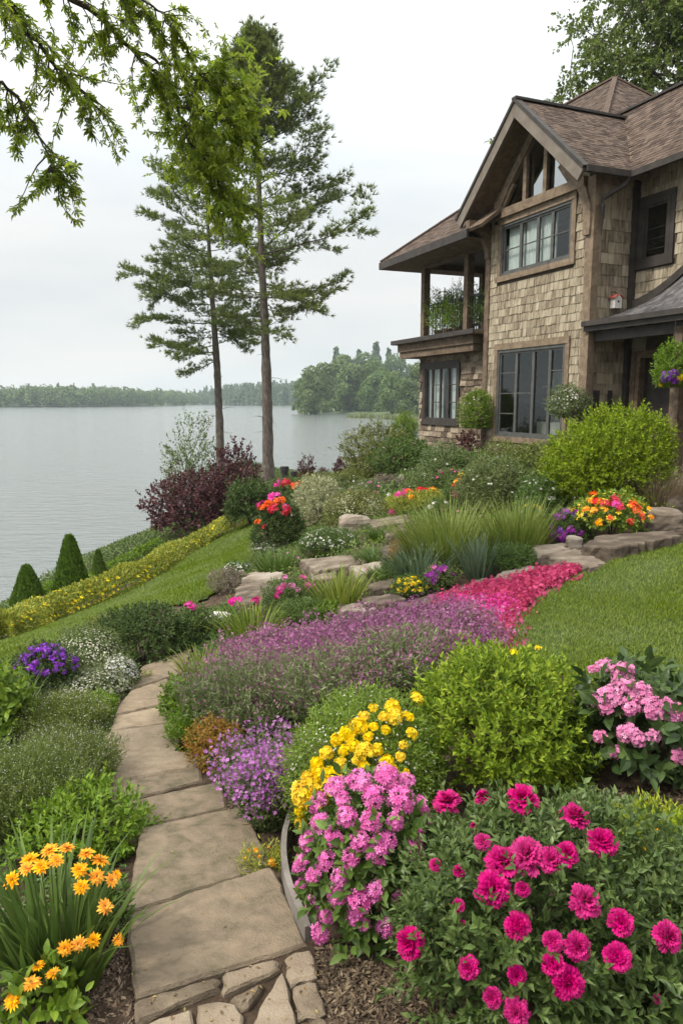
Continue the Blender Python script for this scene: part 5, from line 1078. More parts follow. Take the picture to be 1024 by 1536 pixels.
def wisp(name, label, cat, s, m, nst=500, bl=None, w=.004, leafn=10, lsz=.03, dp=.85, group=None, hvar=.3, lean=.45, side=0):
    """airy plant of many thin stems with narrow leaves; bl = (petal material, tips per stem, size, template)"""
    NP[0] += 1; g = np.random.default_rng(7000 + NP[0] * 7); c, W_, H = spot(*s, dp=dp); t = empty(name, c, 0, label, cat, group)
    a = g.uniform(0, 2*PI, nst); rr = np.sqrt(g.uniform(0, 1, nst)); P = np.column_stack([np.cos(a)*rr*W_*.34, np.sin(a)*rr*W_*.34*dp, np.zeros(nst)])
    d = unit(np.column_stack([np.cos(a)*rr*lean, np.sin(a)*rr*lean, np.ones(nst)]) + g.normal(size=(nst, 3)) * .13); Ln = H * (1.05 - .3 * rr**2) * (1 - hvar * g.uniform(0, 1, nst))
    q = MB(); blades(q, g, P, Ln, w, d, .25, 3); k = nst * leafn; i = np.repeat(np.arange(nst), leafn); f = g.uniform(.05, .93, k)
    PP = P[i] + d[i] * (Ln[i] * f)[:, None] + rdir(g, k) * .012; place(q, LEAFN, PP, unit(d[i] * .8 + rdir(g, k) * .8), rdir(g, k), lsz * g.uniform(.6, 1.3, k)); q.obj("foliage", m, t)
    if bl:
        bm_, tips, sz, TT = bl; cnt = nst * tips; i = np.repeat(np.arange(nst), tips); f = 1.02 - np.abs(g.normal(size=cnt)) * .12; q = MB()
        PP = P[i] + d[i] * (Ln[i] * f)[:, None] + g.normal(size=(cnt, 3)) * .014; N = unit(rdir(g, cnt) + [0, -.2, .6]); place(q, TT, PP, unit(np.cross(N, rdir(g, cnt))), N, sz * g.uniform(.6, 1.3, cnt)); props(q.obj("blossoms", bm_, t), kind='stuff')
    return t
# ================================================================== THE GARDEN, front to back
P_LILAC2 = PT('lavender_spikes', (.28,.07,.2), (.38,.13,.28), (.46,.22,.34))
# ---- foreground, right of the path
PEO = [(670,1202,20),(724,1195,14),(783,1198,22),(862,1224,21),(903,1262,25),(723,1262,15),(755,1292,24),(790,1283,26),(826,1290,22),(850,1280,17),(740,1332,25),(783,1333,12),(652,1297,10),(688,1306,9),(687,1358,10),(877,1352,23),
  (776,1390,19),(931,1384,21),(1001,1405,21),(866,1420,23),(925,1435,25),(828,1412,14),(830,1447,19),(852,1474,22),(703,1452,17),(775,1462,14),(738,1497,15),(774,1518,24),(614,1415,22)]
bush("peony_bush", "large bush with ruffled magenta peony-like flowers in the near corner", "flower bush", (815,1600,440,1235), G_PEONY, T=LEAF, ls=.045, cover=3.6, k=9, sl=.13, dp=.75, lump=.12, fpx=[('peony', a, b, r * 1.02) for a, b, r in PEO], fl=[('peony', 14, .014, .1)], fk=1.13, cap=24000)
WEI = [(505,1180,20),(538,1172,22),(580,1165,24),(610,1170,16),(478,1205,22),(515,1200,16),(560,1195,20),(600,1200,24),(630,1210,20),(650,1228,8),(480,1235,20),(520,1225,18),(556,1232,18),(592,1232,17),(625,1250,14),
  (462,1262,20),(500,1255,20),(540,1262,22),(575,1262,20),(455,1290,18),(490,1290,20),(525,1288,16),(565,1280,20),(620,1270,20),(436,1300,14),(470,1312,14),(510,1315,16),(470,1360,22),(505,1345,16),(540,1350,22),(565,1335,16),(530,1375,16),(580,1390,18),(490,1375,14),(595,1345,10),(480,1400,18),(545,1385,12),(450,1330,12),(622,1285,14)]
bush("weigela_bush", "rounded bush crowded with bubblegum-pink flower clusters beside the widest step", "flower bush", (550,1432,165,1172), L("weigela_leaves", (.06,.11,.018),(.085,.15,.025),(.12,.2,.035)), T=BIG, ls=.062, cover=2.6, k=6, sl=.1, dp=.85, lump=.08, fpx=[('weigela', a, b, r * .92) for a, b, r in WEI], fk=1.1, cap=5200)
YEL = [(625,1048,10),(588,1060,13),(592,1075,12),(612,1075,9),(618,1100,9),(545,1075,10),(540,1090,12),(522,1100,12),(505,1110,10),(545,1125,14),(552,1105,9),(510,1145,10),(545,1150,10),(580,1142,12),(490,1130,10),(480,1160,12),(470,1175,16),(495,1178,14),(455,1190,18),(480,1200,14),(450,1215,12),(462,1165,10),(605,1118,7),(578,1095,8),(530,1118,9),(575,1160,8),(608,1160,7),(560,1062,8),(575,1075,9),(532,1085,8),(560,1090,8),(515,1125,9),(535,1140,9),(565,1125,9),(475,1145,10),(500,1160,12),(445,1195,11),(468,1205,12),(452,1235,9),(470,1190,12),(600,1135,8),(590,1155,8),(520,1165,11)]
bush("yarrow_bush", "bright green mound dotted with yellow flower clusters and tiny white specks", "flower bush", (545,1275,215,1050), G_BRIGHT, T=LEAFN, ls=.035, cover=3.2, k=9, sl=.09, dp=.95, lump=.06, fpx=[('yellow', a, b, r * 1.1) for a, b, r in YEL], fk=1.08, blossom=(P_WHITE, 900, .006, STAR), cap=26000)
bush("boxwood_shrub", "big rounded glossy yellow-green shrub beside the lawn", "shrub", (745,1212,262,980), G_BOX, T=LEAF, ls=.045, cover=3.6, k=9, sl=.12, dp=.95, lump=.15, lumpf=3.4, up=.55, shaggy=.04, cap=30000, fpx=[('yel', 770, 978, 6), ('yel', 806, 972, 5)])
HYD = [(905,1000,16),(935,1010,18),(940,1032,18),(915,1045,18),(895,1050,14),(960,1040,20),(978,1058,18),(908,1062,12),(945,1060,16),(975,1070,12),(1000,1060,16),(1015,1068,14),(970,1090,0),(940,1100,18),(955,1108,14),(899,1105,13),(922,1128,13),(980,1104,13),(1018,1135,14),(985,1070,14),(928,1020,14),(1005,1078,14),(885,1000,10)]
bush("hydrangea_bush", "broad-leaved bush with dusty pink flower heads behind the magenta one", "flower bush", (955,1190,180,1005), L("hydrangea_leaves", (.035,.07,.018),(.055,.1,.026),(.08,.13,.034), rough=.4), T=tmpl_big(.55, .12, .3), ls=.1, cover=2.4, k=6, sl=.14, dp=.9, lump=.1, fpx=[('hydrangea', a, b, r * 1.05) for a, b, r in HYD if r], cap=3600)
bush("golden_shrub", "feathery yellow-green shrub at the picture edge beside the magenta flowers", "shrub", (1000,1400,150,1225), G_YEL, T=LEAFN, ls=.045, cover=3.0, k=10, sl=.11, dp=.9, lump=.16, fpx=[('ora', 968, 1275, 4), ('ora', 1000, 1300, 3), ('ora', 985, 1245, 3)])
bush("broadleaf_plant", "low plant of plain oval leaves below the last magenta flowers", "plant", (965,1590,190,1450), G_MID, T=BIG, ls=.07, cover=2.2, k=6, sl=.1, dp=.8, cap=3000)
bush("sage_bush", "grey-green leafy filler bush between pink weigela and magenta blooms", "shrub", (655,1400,100,1240), G_GREY, T=LEAF, ls=.035, cover=3.2, k=8, sl=.09, dp=.8, lump=.15)
bush("sage_bush", "grey-green leafy bush under the dusty pink flower heads", "shrub", (885,1265,120,1195), G_GREY, T=LEAF, ls=.04, cover=2.8, k=8, sl=.09, dp=.7, lump=.2)
# ---- foreground, left of the path
AMB = [(18,1320,14),(45,1290,15),(75,1275,15),(100,1272,15),(62,1300,14),(130,1280,14),(120,1305,13),(150,1290,16),(122,1330,13),(145,1315,14),(168,1320,12),(158,1360,13),(175,1312,9),(98,1422,13),(118,1416,13),(140,1410,12),(178,1410,10),(85,1290,12),(40,1302,12)]
tuft("coreopsis_clump", "clump of strap leaves with many amber-orange double flowers", "flower clump", (92,1520,205,1285), G_BLADE, n=150, w=.03, bend=.75, spread_=.55, hvar=.5, dp=.8, fpx=[('amber', a, b, r * 1.0) for a, b, r in AMB], foot=.5, twist=.25)
bush("daisy_plant", "leafy plant with a few yellow-orange daisies below the amber flower clump", "flower plant", (62,1580,110,1470), G_BRIGHT, T=BIG, ls=.06, cover=1.8, k=6, sl=.08, dp=.8, fpx=[('amberdaisy', 58, 1448, 12), ('amberdaisy', 81, 1460, 13), ('amberdaisy', 48, 1475, 15), ('amberdaisy', 20, 1500, 16)], cap=1500)
bush("leafy_shrub", "dark leafy plant filling behind the amber flower clump", "plant", (150,1420,80,1320), G_MID, T=LEAF, ls=.05, cover=2.2, k=7, sl=.09, dp=.8)
bush("leafy_shrub", "lush bright green lacy plant spilling onto the path above the amber flowers", "plant", (135,1300,170,1200), G_BRIGHT, T=LEAF, ls=.05, cover=3.2, k=9, sl=.13, dp=.85, lump=.2, shaggy=.12)
wisp("baby_breath", "wide airy mound of fine stems with white specks at the picture edge", "plant", (40,1265,190,1105), G_BREATH, 1500, (P_WHITE, 1, .0028, STAR), leafn=16, lsz=.03)
wisp("baby_breath", "airy olive mound hanging over the broad rounded step", "plant", (105,1210,150,1085), G_BREATH, 1300, (P_WHITE, 1, .0035, STAR), leafn=16, lsz=.03)
wisp("baby_breath", "feathery olive mound around the single orange bloom", "plant", (95,1125,150,1035), G_OLIVE, 1200, (P_WHITE, 1, .0035, STAR), leafn=16, lsz=.03)
bush("low_shrub", "small bright green bush beside the brownish path stone", "shrub", (152,1080,48,1042), G_BRIGHT, ls=.04, cover=2.6)
bush("marigold_plant", "little plant with one flat orange bloom in the olive mound", "flower plant", (121,1098,40,1066), G_MID, ls=.035, fpx=[('ora', 112, 1077, 9), ('ora', 124, 1076, 9), ('ora', 119, 1081, 8)])
bush("trailing_plant", "dark creeping plant along the edge of the pale path stone", "plant", (140,1112,60,1082), G_DARK, ls=.03, cover=2.4)
bush("tall_weed", "tall pale bright green leafy plant at the picture edge behind the airy mounds", "plant", (15,1130,70,1000), G_BRIGHT, T=BIG, ls=.08, cover=2.4, k=7, sl=.16, lump=.2, shaggy=.1)
tuft("grass_tuft", "arching grass tuft leaning over the leafy plant at the picture edge", "grass tuft", (30,1110,80,1005), G_SAGE, n=60, w=.016, bend=1.2)
bush("aster_plant", "dark green plant capped with vivid purple asters", "flower plant", (74,1065,92,972), G_DARK, ls=.04, cover=3, fl=[('pur', 98, .034, .4)], flup=.8)
bush("candytuft_mound", "pale mound of tiny white flowers behind the purple asters", "flower mound", (135,1030,115,950), G_SAGE, ls=.03, cover=2.6, blossom=(P_CREAM, 1500, .010, STAR), dp=1.0)
bush("candytuft_mound", "low white-flowered cushion between the purple asters and the path", "flower mound", (140,1058,110,1008), G_GREY, ls=.03, cover=2.4, blossom=(P_CREAM, 1500, .010, STAR))
bush("candytuft_mound", "upright white-flowered spray at the end of the dark path stone", "flower mound", (182,1040,44,985), G_SAGE, ls=.03, cover=2.2, blossom=(P_WHITE, 900, .014, STAR))
bush("dark_shrub", "dense dark green shrub at the head of the path", "shrub", (215,1002,125,912), G_DARK, ls=.05, cover=3.2, lump=.2, k=8, dp=.9)
bush("dark_shrub", "light-tipped shrub where lawn strip and white mound meet", "shrub", (165,965,70,925), G_OLIVE, ls=.04, cover=2.6)
bush("step_plant", "tiny plant with yellow and orange blooms sitting on the step's edge", "flower plant", (395,1312,62,1278), G_YEL, T=LEAFN, ls=.035, cover=1.8, fl=[('ora', 12, .012, .2)])
bush("stray_plant", "tiny yellow tuft growing on the brownish path stone", "plant", (220,1024,18,1010), G_YEL, ls=.03, cover=2, stems=False)
# ---- beside the path, right
bush("spiraea_shrub", "small shrub with bronze-orange leaves beside the rounded step", "shrub", (326,1158,76,1088), G_ORANGE, ls=.03, cover=2.8, dp=.9, lump=.2)
bush("fern_mound", "soft bright green feathery mound between lavender and path", "plant", (288,1130,66,1062), G_BRIGHT, T=LEAFN, ls=.045, cover=2.6, k=9)
bush("lush_tuft", "upright bright green leafy tuft overhanging the pale path stone", "plant", (272,1084,52,1018), G_BRIGHT, ls=.05, cover=2.8, k=8)
tuft("daylily_clump", "bright green blade clump beside the brownish path stone", "plant", (302,1030,70,968), G_YBLADE, n=140, w=.014, bend=.8, foot=.6)
tuft("daylily_clump", "bright green blades along the path below the iris clump", "plant", (335,1000,60,945), G_BLADE, n=120, w=.014, bend=.8, foot=.6)
wisp("pinks_plant", "grey-green plant with lilac flowers leaning over the narrow step", "flower plant", (410,1250,110,1125), G_GREY, 800, (P_LILAC, 2, .012, FLORET), leafn=12, lsz=.035, w=.004)
wisp("pinks_plant", "sprawling plant of lilac starry flowers below the lavender", "flower plant", (402,1195,150,1085), G_SAGE, 420, (P_LILAC, 2, .013, FLORET), leafn=14, lsz=.035, w=.004, lean=.9, hvar=.5)
wisp("lavender_clump", "big grey-green lavender clump in front of the mauve haze", "lavender", (378,1112,175,960), G_LAV, 1500, (P_LAV, 1, .007, STAR), leafn=9, lsz=.05, w=.006, lean=.95, hvar=.55)
wisp("lavender_clump", "taller lavender clump beside the yellow-dotted mound", "lavender", (500,1100,160,955), G_LAV, 1300, (P_LAV, 1, .007, STAR), leafn=9, lsz=.05, w=.006, lean=.85, hvar=.55)
wisp("lavender_clump", "silvery lavender clump behind the big yellow-green shrub", "lavender", (615,1060,160,925), G_LAV, 1300, (P_LAV, 1, .007, STAR), leafn=9, lsz=.05, w=.006, lean=.85, hvar=.55)
def bed(name, poly, n, h, m, bl, w, lsz, seed, leafn=5, tips=5):
    g = np.random.default_rng(seed); P = scatter_in(grounds(poly), n, g); P[:, :2] += g.normal(size=(n, 2)) * (.07 if h < .2 else .12) * (g.uniform(size=(n, 1)) < .5); P[:, 2] = gz(P[:, 0], P[:, 1]); hh = h * (0.72 + .3 * (vnoise(P, seed, 2.6) * .5 + .5)) * g.uniform(.75, 1.15, n); d = unit(g.normal(size=(n, 3)) * [.2, .2, 0] + [0, 0, 1]); q = MB(); blades(q, g, P, hh, w, d, .3, 3)
    i = np.repeat(np.arange(n), leafn); k = len(i); place(q, LEAFN, P[i] + d[i] * (hh[i] * g.uniform(.05, .9, k))[:, None], unit(d[i] + rdir(g, k)), rdir(g, k), lsz * g.uniform(.6, 1.3, k)); props(q.obj(name, m), kind='stuff')
    pm, sz, TT = bl; i = np.repeat(np.arange(n), tips); k = len(i); q = MB(); place(q, TT, P[i] + d[i] * (hh[i] * (1.02 - np.abs(g.normal(size=k)) * .16))[:, None] + g.normal(size=(k, 3)) * .016, rdir(g, k), unit(rdir(g, k) + [0, -.2, .5]), sz * g.uniform(.6, 1.3, k)); props(q.obj(name + "_blossoms", pm), kind='stuff')
bed("lavender", [(318,1060),(335,1010),(400,992),(470,978),(560,958),(640,945),(690,948),(725,970),(755,990),(735,1010),(640,1050),(560,1075),(480,1090),(380,1090)], 7500, .36, G_LAV, (P_LAV, .0115, STAR), .005, .04, 77, 6, 4)
bed("lavender", [(310,1055),(335,1015),(400,998),(470,985),(560,965),(640,952),(690,955),(725,975),(750,990),(640,1040),(560,1065),(480,1080),(380,1085)], 1500, .42, G_LAV, (P_LILAC2, .012, STAR), .005, .04, 76, 4, 6)
bed("ground_cover", [(640,925),(665,900),(720,885),(790,868),(858,856),(868,864),(812,888),(772,925),(758,965),(772,985),(735,988),(715,960),(690,935)], 9000, .07, G_MID, (P_CRIM, .019, FLORET), .004, .03, 78, 4, 3)
bed("ground_cover", [(660,905),(760,905),(760,930),(720,960),(660,940)], 1500, .1, G_DARK, (P_HOT, .016, FLORET), .004, .02, 79, 2, 2)
# ---- rock garden, lower part
bush("phlox_plant", "plant with clear pink flower heads in front of the broad bare slab", "flower plant", (440,922,80,872), G_MID, T=LEAFN, ls=.05, fpx=[('hot', 420,885,7), ('hot', 452,868,9), ('hot', 463,877,8), ('pink', 437,880,7), ('hot', 425,878,6), ('pink', 470,880,5), ('hot', 416,893,6), ('pink', 446,885,5), ('pink', 428,866,5)])
tuft("iris_clump", "upright iris blades between the pink phlox and the dark ledges", "iris", (512,920,92,848), G_YBLADE, n=150, w=.022, bend=.5, foot=.6)
tuft("iris_clump", "yellow-green iris clump with two magenta blooms near the path's head", "iris", (382,975,112,898), G_YBLADE, n=150, w=.026, bend=.6, foot=.6, fpx=[('hot', 350, 901, 8), ('hot', 358, 900, 7), ('mag', 382, 902, 7), ('mag', 386, 898, 6)])
bush("low_shrub", "bushy green plant with a single magenta flower head and white rocks beside it", "shrub", (292,972,70,912), G_MID, ls=.05, fpx=[('hot', 283, 908, 8), ('hot', 290, 910, 7)])
bush("low_shrub", "leafy green plant under the pink phlox beside the mauve bed", "shrub", (455,945,85,905), G_MID, T=LEAFN, ls=.06)
bush("fern_plant", "light green fern-like plant at the rim of the mauve bed below the iris", "plant", (488,935,60,908), G_BRIGHT, T=LEAFN, ls=.08)
bush("yellow_flower_plant", "compact plant smothered in yellow flowers beside the grey flat stones", "flower plant", (617,898,60,868), G_MID, ls=.035, fl=[('yel', 30, .032, .1)])
bush("phlox_cushion", "small round cushion of purple-pink flowers beside the yellow ones", "flower plant", (658,888,40,850), G_SAGE, ls=.035, fl=[('vio', 26, .035, .0), ('pink', 12, .03, .2)])
tuft("ornamental_grass", "large fountain of yellow-green grass in the middle of the rock garden", "ornamental grass", (672,855,165,742), G_FOUNT, n=900, w=.011, bend=.7, foot=.7, hvar=.45)
tuft("ornamental_grass", "yellow-green grass clump right of the largest fountain", "ornamental grass", (775,838,105,742), G_FOUNT, n=600, w=.01, bend=.6, foot=.7, hvar=.4)
tuft("iris_clump", "blue-green sword leaves in front of the yellow-green grass fountain", "iris", (632,880,110,805), G_BBLADE, n=170, w=.02, bend=.8, foot=.6)
tuft("iris_clump", "blue-green sword leaves between grass fountain and crimson carpet", "iris", (718,876,66,800), G_BBLADE, n=120, w=.02, bend=.5, foot=.5)
bush("low_shrub", "small leafy plant beside the stone under the purple petunias", "shrub", (765,862,70,820), G_MID, T=LEAFN, ls=.05)
bush("lantana_plant", "plant with red, orange and yellow flowers above the long stone ledge", "flower plant", (915,812,112,742), G_BRIGHT, T=LEAFW, ls=.06, cover=2.2, fl=[('ora', 12, .04, .0)], fpx=[('red',895,752,8),('red',908,755,9),('red',922,748,10),('red',930,760,8),('ored',888,742,8),('ored',948,757,9),('ored',955,765,8),('ora',886,750,6),('hot',925,757,8),('ored',962,775,6),('ora',975,775,6),('red',945,782,6),('ored',915,777,6),('ora',890,765,6)], blossom=(P_YEL, 160, .03, FLORET))
bush("petunia_plant", "plant with deep purple petunias left of the red and orange flowers", "flower plant", (850,816,66,772), G_DARK, ls=.04, fpx=[('vio',848,768,9),('vio',862,768,8),('vio',876,773,7),('vio',838,775,8),('pur',855,772,7),('vio',830,800,7),('vio',842,805,8),('vio',870,800,6),('vio',855,795,7),('vio',826,790,5),('vio',850,810,6),('pur',840,795,5)])
# ---- rock garden, middle and upper part
bush("rose_shrub", "dark upright bush topped with red, orange and magenta flowers at the lawn's end", "flower bush", (418,828,72,748), G_DARK, ls=.06, dp=1, fpx=[('hot',413,745,10),('ored',402,757,9),('ored',418,752,8),('red',410,762,9),('ored',393,762,7),('red',428,765,8),('mag',391,757,7),('ored',387,783,6),('red',396,790,5),('hot',428,760,6),('ored',425,750,6)])
bush("rose_shrub", "red and orange flowering bush further back beside the tallest pine trunk", "flower bush", (435,765,66,722), G_MID, ls=.06, fpx=[('hot',417,724,7),('red',428,724,7),('ored',440,730,7),('ored',447,727,5),('hot',414,728,5),('ora',455,724,4)])
bush("white_spirea", "variegated pale shrub behind the dark red-flowered bush", "shrub", (478,788,66,722), G_CREAM, ls=.05, cover=2.4)
bush("white_spirea", "rounded cream-white flowering mound on the rough brown rock", "flower mound", (535,790,80,738), G_OLIVE, ls=.045, cover=3, blossom=(G_CREAM, 2400, .04, LEAF), dp=.95)
bush("white_spirea", "loose white-flowered plant above the long brown slab", "flower mound", (490,835,80,795), G_MID, T=LEAFN, ls=.06, blossom=(P_WHITE, 420, .02, FLORET))
bush("white_spirea", "pale low plant with white flowers between the lawn tip and the rocks", "flower mound", (405,832,52,810), G_GREY, ls=.04, cover=2, blossom=(P_WHITE, 300, .022, FLORET))
bush("white_spirea", "white-flowered plant by the hollow at the lawn's lower edge", "flower mound", (358,868,44,845), G_MID, ls=.045, cover=2, blossom=(P_WHITE, 160, .022, FLORET))
bush("heather_plant", "brownish low bush at the lawn's edge by the broad slab", "shrub", (345,890,50,855), G_PINKISH, T=LEAFN, ls=.05, cover=2)
tuft("grass_tuft", "grass tuft between the white-flowered plants and the broad bare slab", "grass tuft", (415,862,80,815), G_BLADE, n=240, w=.014, bend=.8, foot=.7)
tuft("grass_tuft", "thin dark green tuft beside the rock garden steps", "grass tuft", (568,815,36,785), G_BLADE, n=160, w=.012, bend=.4, foot=.6)
tuft("grass_tuft", "wide soft tuft below the broken slab", "grass tuft", (560,846,70,815), G_BLADE, n=260, w=.012, bend=.8, foot=.8)
tuft("grass_tuft", "low tuft growing over the edge of the narrow rock ledge", "grass tuft", (575,872,60,845), G_BLADE, n=200, w=.012, bend=.9, foot=.8)
bush("low_shrub", "fine-leaved low plant right of the broken slab", "shrub", (610,870,60,835), G_MID, T=LEAFN, ls=.05)
bush("orange_flower_plant", "low yellow-green plant with magenta and orange flowers above the top stone step", "flower plant", (628,770,90,738), G_YEL, ls=.05, fpx=[('hot',600,742,8),('hot',607,737,6),('ored',614,738,6),('red',632,735,7),('red',640,728,6),('ora',650,735,7),('hot',586,768,7),('ora',616,745,5),('red',592,768,5)])
bush("orange_flower_plant", "taller plant with yellow and orange blossoms and one magenta bloom", "flower plant", (688,765,46,712), G_MID, T=LEAFN, ls=.06, fpx=[('yel',697,713,6),('ora',688,722,7),('ored',683,728,6),('hot',683,741,7),('ored',692,718,6),('yel',690,712,4)])
bush("fine_shrub", "grey-green fine-leaved shrub behind the grass fountain", "shrub", (745,775,115,690), G_SAGE, T=LEAFN, ls=.07, cover=3, lump=.2, blossom=(P_WHITE, 60, .02, FLORET))
bush("fine_shrub", "green shrub between the grass fountain and the golden bush", "shrub", (815,780,80,715), G_MID, T=LEAFN, ls=.07, cover=2.8, blossom=(P_WHITE, 70, .024, FLORET))
bush("foxglove_plant", "plant with a pale pink flower spike left of the golden bush", "flower plant", (790,755,34,712), G_MID, T=LEAFN, ls=.06, fpx=[('pink',788,728,5),('white',790,735,6),('white',792,742,5),('white',800,722,4),('pink',787,720,4)])
bush("golden_bush", "largest golden-green bush in front of the porch", "shrub", (915,772,172,620), G_GOLD, T=LEAF, ls=.06, cover=3.6, k=9, sl=.16, dp=.9, lump=.15, shaggy=.06, cap=30000)
bush("golden_bush", "lower olive-green arm of shrubbery left of the largest golden bush", "shrub", (838,745,70,665), G_OLIVE, ls=.06, cover=2.8, lump=.2)
tuft("tan_grass", "feathery tan grass beside the boulders", "ornamental grass", (985,768,100,692), G_TAN, n=900, w=.008, bend=.8, foot=.8, hvar=.5, blossom=(G_TAN, 700, .03, LEAFN))
tuft("tan_grass", "thin tan plume grass against the golden bush", "ornamental grass", (945,760,44,680), G_TAN, n=300, w=.008, bend=.5, foot=.6, hvar=.5)
bush("pink_flower_plant", "low plant with pink blooms between the sage bush and the fresh green bush", "flower plant", (672,738,44,704), G_SAGE, T=LEAFN, ls=.06, fl=[('hot', 7, .035, .1), ('pink', 5, .03, .1)])
bush("white_lily_plant", "tuft with white lily-like blooms behind the largest grass fountain", "flower plant", (655,780,30,750), G_MID, T=LEAFN, ls=.07, fl=[('white', 7, .045, .2)])
bush("yellow_flower_plant", "small plant with yellow and white blooms at the tip of the smaller grass fountain", "flower plant", (796,790,30,758), G_MID, T=LEAFN, ls=.06, fl=[('yel', 6, .035, .2), ('white', 4, .03, .2)])
bush("pink_flower_plant", "pale pink flowering plant just behind the cream-white mound", "flower plant", (556,752,60,724), G_GREY, T=LEAFN, ls=.06, fl=[('pink', 12, .035, .0), ('white', 8, .03, .0)])
bush("orange_flower_plant", "little orange-tinted plant beside the third rock garden step", "plant", (600,848,26,815), G_ORANGE, T=LEAFN, ls=.05)
# ---- below the house wall
HB = [("olive shrub on the crest nearest the lake, below the house corner", (572,722,110,648), G_OLIVE, .08), ("bright green bush against the house corner", (607,672,42,622), G_BRIGHT, .07), ("rounded green bush under the balcony window", (612,715,90,662), G_MID, .07),
 ("pinkish-grey low bush below the rounded green one", (578,742,52,712), G_PINKISH, .06), ("sage green bush beside the rounded green one", (668,728,80,672), G_GREY, .06), ("fresh green bush under the small planter", (708,725,60,680), G_MID, .06),
 ("brownish upright bush under the big window", (757,705,60,668), G_OLIVE, .06), ("light olive bush under the big window's end", (800,712,60,665), G_OLIVE, .06), ("low reddish bush beside the white-flowered planter", (835,668,36,640), G_RED, .05),
 ("low grey bush in the middle of the crest slope", (540,735,80,708), G_OLIVE, .06), ("low green bush on the crest beside the mooring posts", (478,745,60,712), G_OLIVE, .07), ("dusty low bush next to the upright pale stone", (640,745,64,712), G_SAGE, .06), ("green bush behind the cream-white mound", (515,745,60,720), G_GREY, .06)]
for lb, s, m, ls in HB: bush("wall_shrub", lb, "shrub", s, m, ls=ls, cover=2.8, lump=.28, shaggy=.1, k=7, sl=.14, blossom=(P_WHITE if m in (G_OLIVE, G_GREY, G_SAGE, G_PINKISH) else P_LPINK, 40, .024, FLORET))
for lb, s in (("dark red shrub against the stone wall under the small planter", (698,690,34,650)), ("dark red sprig on the crest left of the lone red shrub", (462,722,26,690)), ("lone small dark red shrub on the crest against the lake", (510,722,20,687)), ("tiny dark red sprig between its two neighbours on the crest", (485,722,12,702))):
    bush("red_shrub", lb, "shrub", s, G_RED, ls=.08, cover=1.8, lump=.3, shaggy=.15)
# ---- lawn edge and shore
bush("smoke_bush", "wide dark red shrub on the shore at the foot of the shorter pine", "shrub", (292,805,125,715), G_RED, T=LEAFW, ls=.12, cover=3.0, lump=.22, k=8, sl=.25, shaggy=.1)
bush("smoke_bush", "smaller dark red shrub between the two pine trunks", "shrub", (352,772,66,682), G_RED, T=LEAFW, ls=.12, cover=2.4, lump=.22, k=8, sl=.25, shaggy=.12)
bush("shore_shrub", "dark green shrub at the foot of the tallest pine", "shrub", (376,792,74,718), G_DARK, ls=.1, cover=2.8, lump=.2, k=8, sl=.2)
bush("willow_sapling", "slim pale green sapling rising behind the wide dark red shrub", "sapling", (287,795,74,640), G_GREY, ls=.13, cover=1.0, lump=.3, k=10, sl=.5, shaggy=.12, up=.9)
def cone_shrub(s, lb):
    NP[0] += 1; g = np.random.default_rng(8000 + NP[0]); c, W_, H = spot(*s, dp=.9); t = empty("arborvitae", c, 0, lb, "conifer", "clipped cones above the shore"); n = 5200; z = g.uniform(0, 1, n) ** .9; a = g.uniform(0, 2*PI, n)
    rr = W_/2 * np.minimum(1, (1.03 - z) ** .72 * 1.05) * np.where(z < .12, .82 + z * 1.5, 1) * (1 + .09 * vnoise(np.column_stack([np.cos(a), np.sin(a), z*2]), NP[0], 3)) * g.uniform(.84, 1.07, n)
    P = np.column_stack([rr*np.cos(a), rr*np.sin(a), z * H]); N = np.column_stack([np.cos(a), np.sin(a), np.full(n, .3)]); q = MB(); place(q, LEAFW, P, unit(N * .4 + [0, 0, .9] + rdir(g, n) * .4), unit(N + rdir(g, n) * .5), H * .055 * g.uniform(.7, 1.3, n)); q.obj("foliage", L("arborvitae_leaves", (.06,.12,.014), (.1,.175,.02), (.15,.22,.032)), t)
    q = MB(); tube(q, [(0,0,-.05),(0,0,H*.6)], [.04,.015], 6); q.obj("trunk", M_TWIG, t)
cone_shrub((45,932,60,850), "broad clipped evergreen cone closest to the picture edge, above the shore"); cone_shrub((110,908,56,806), "tallest clipped evergreen cone above the shore"); cone_shrub((150,880,26,826), "smallest clipped evergreen cone above the shore")
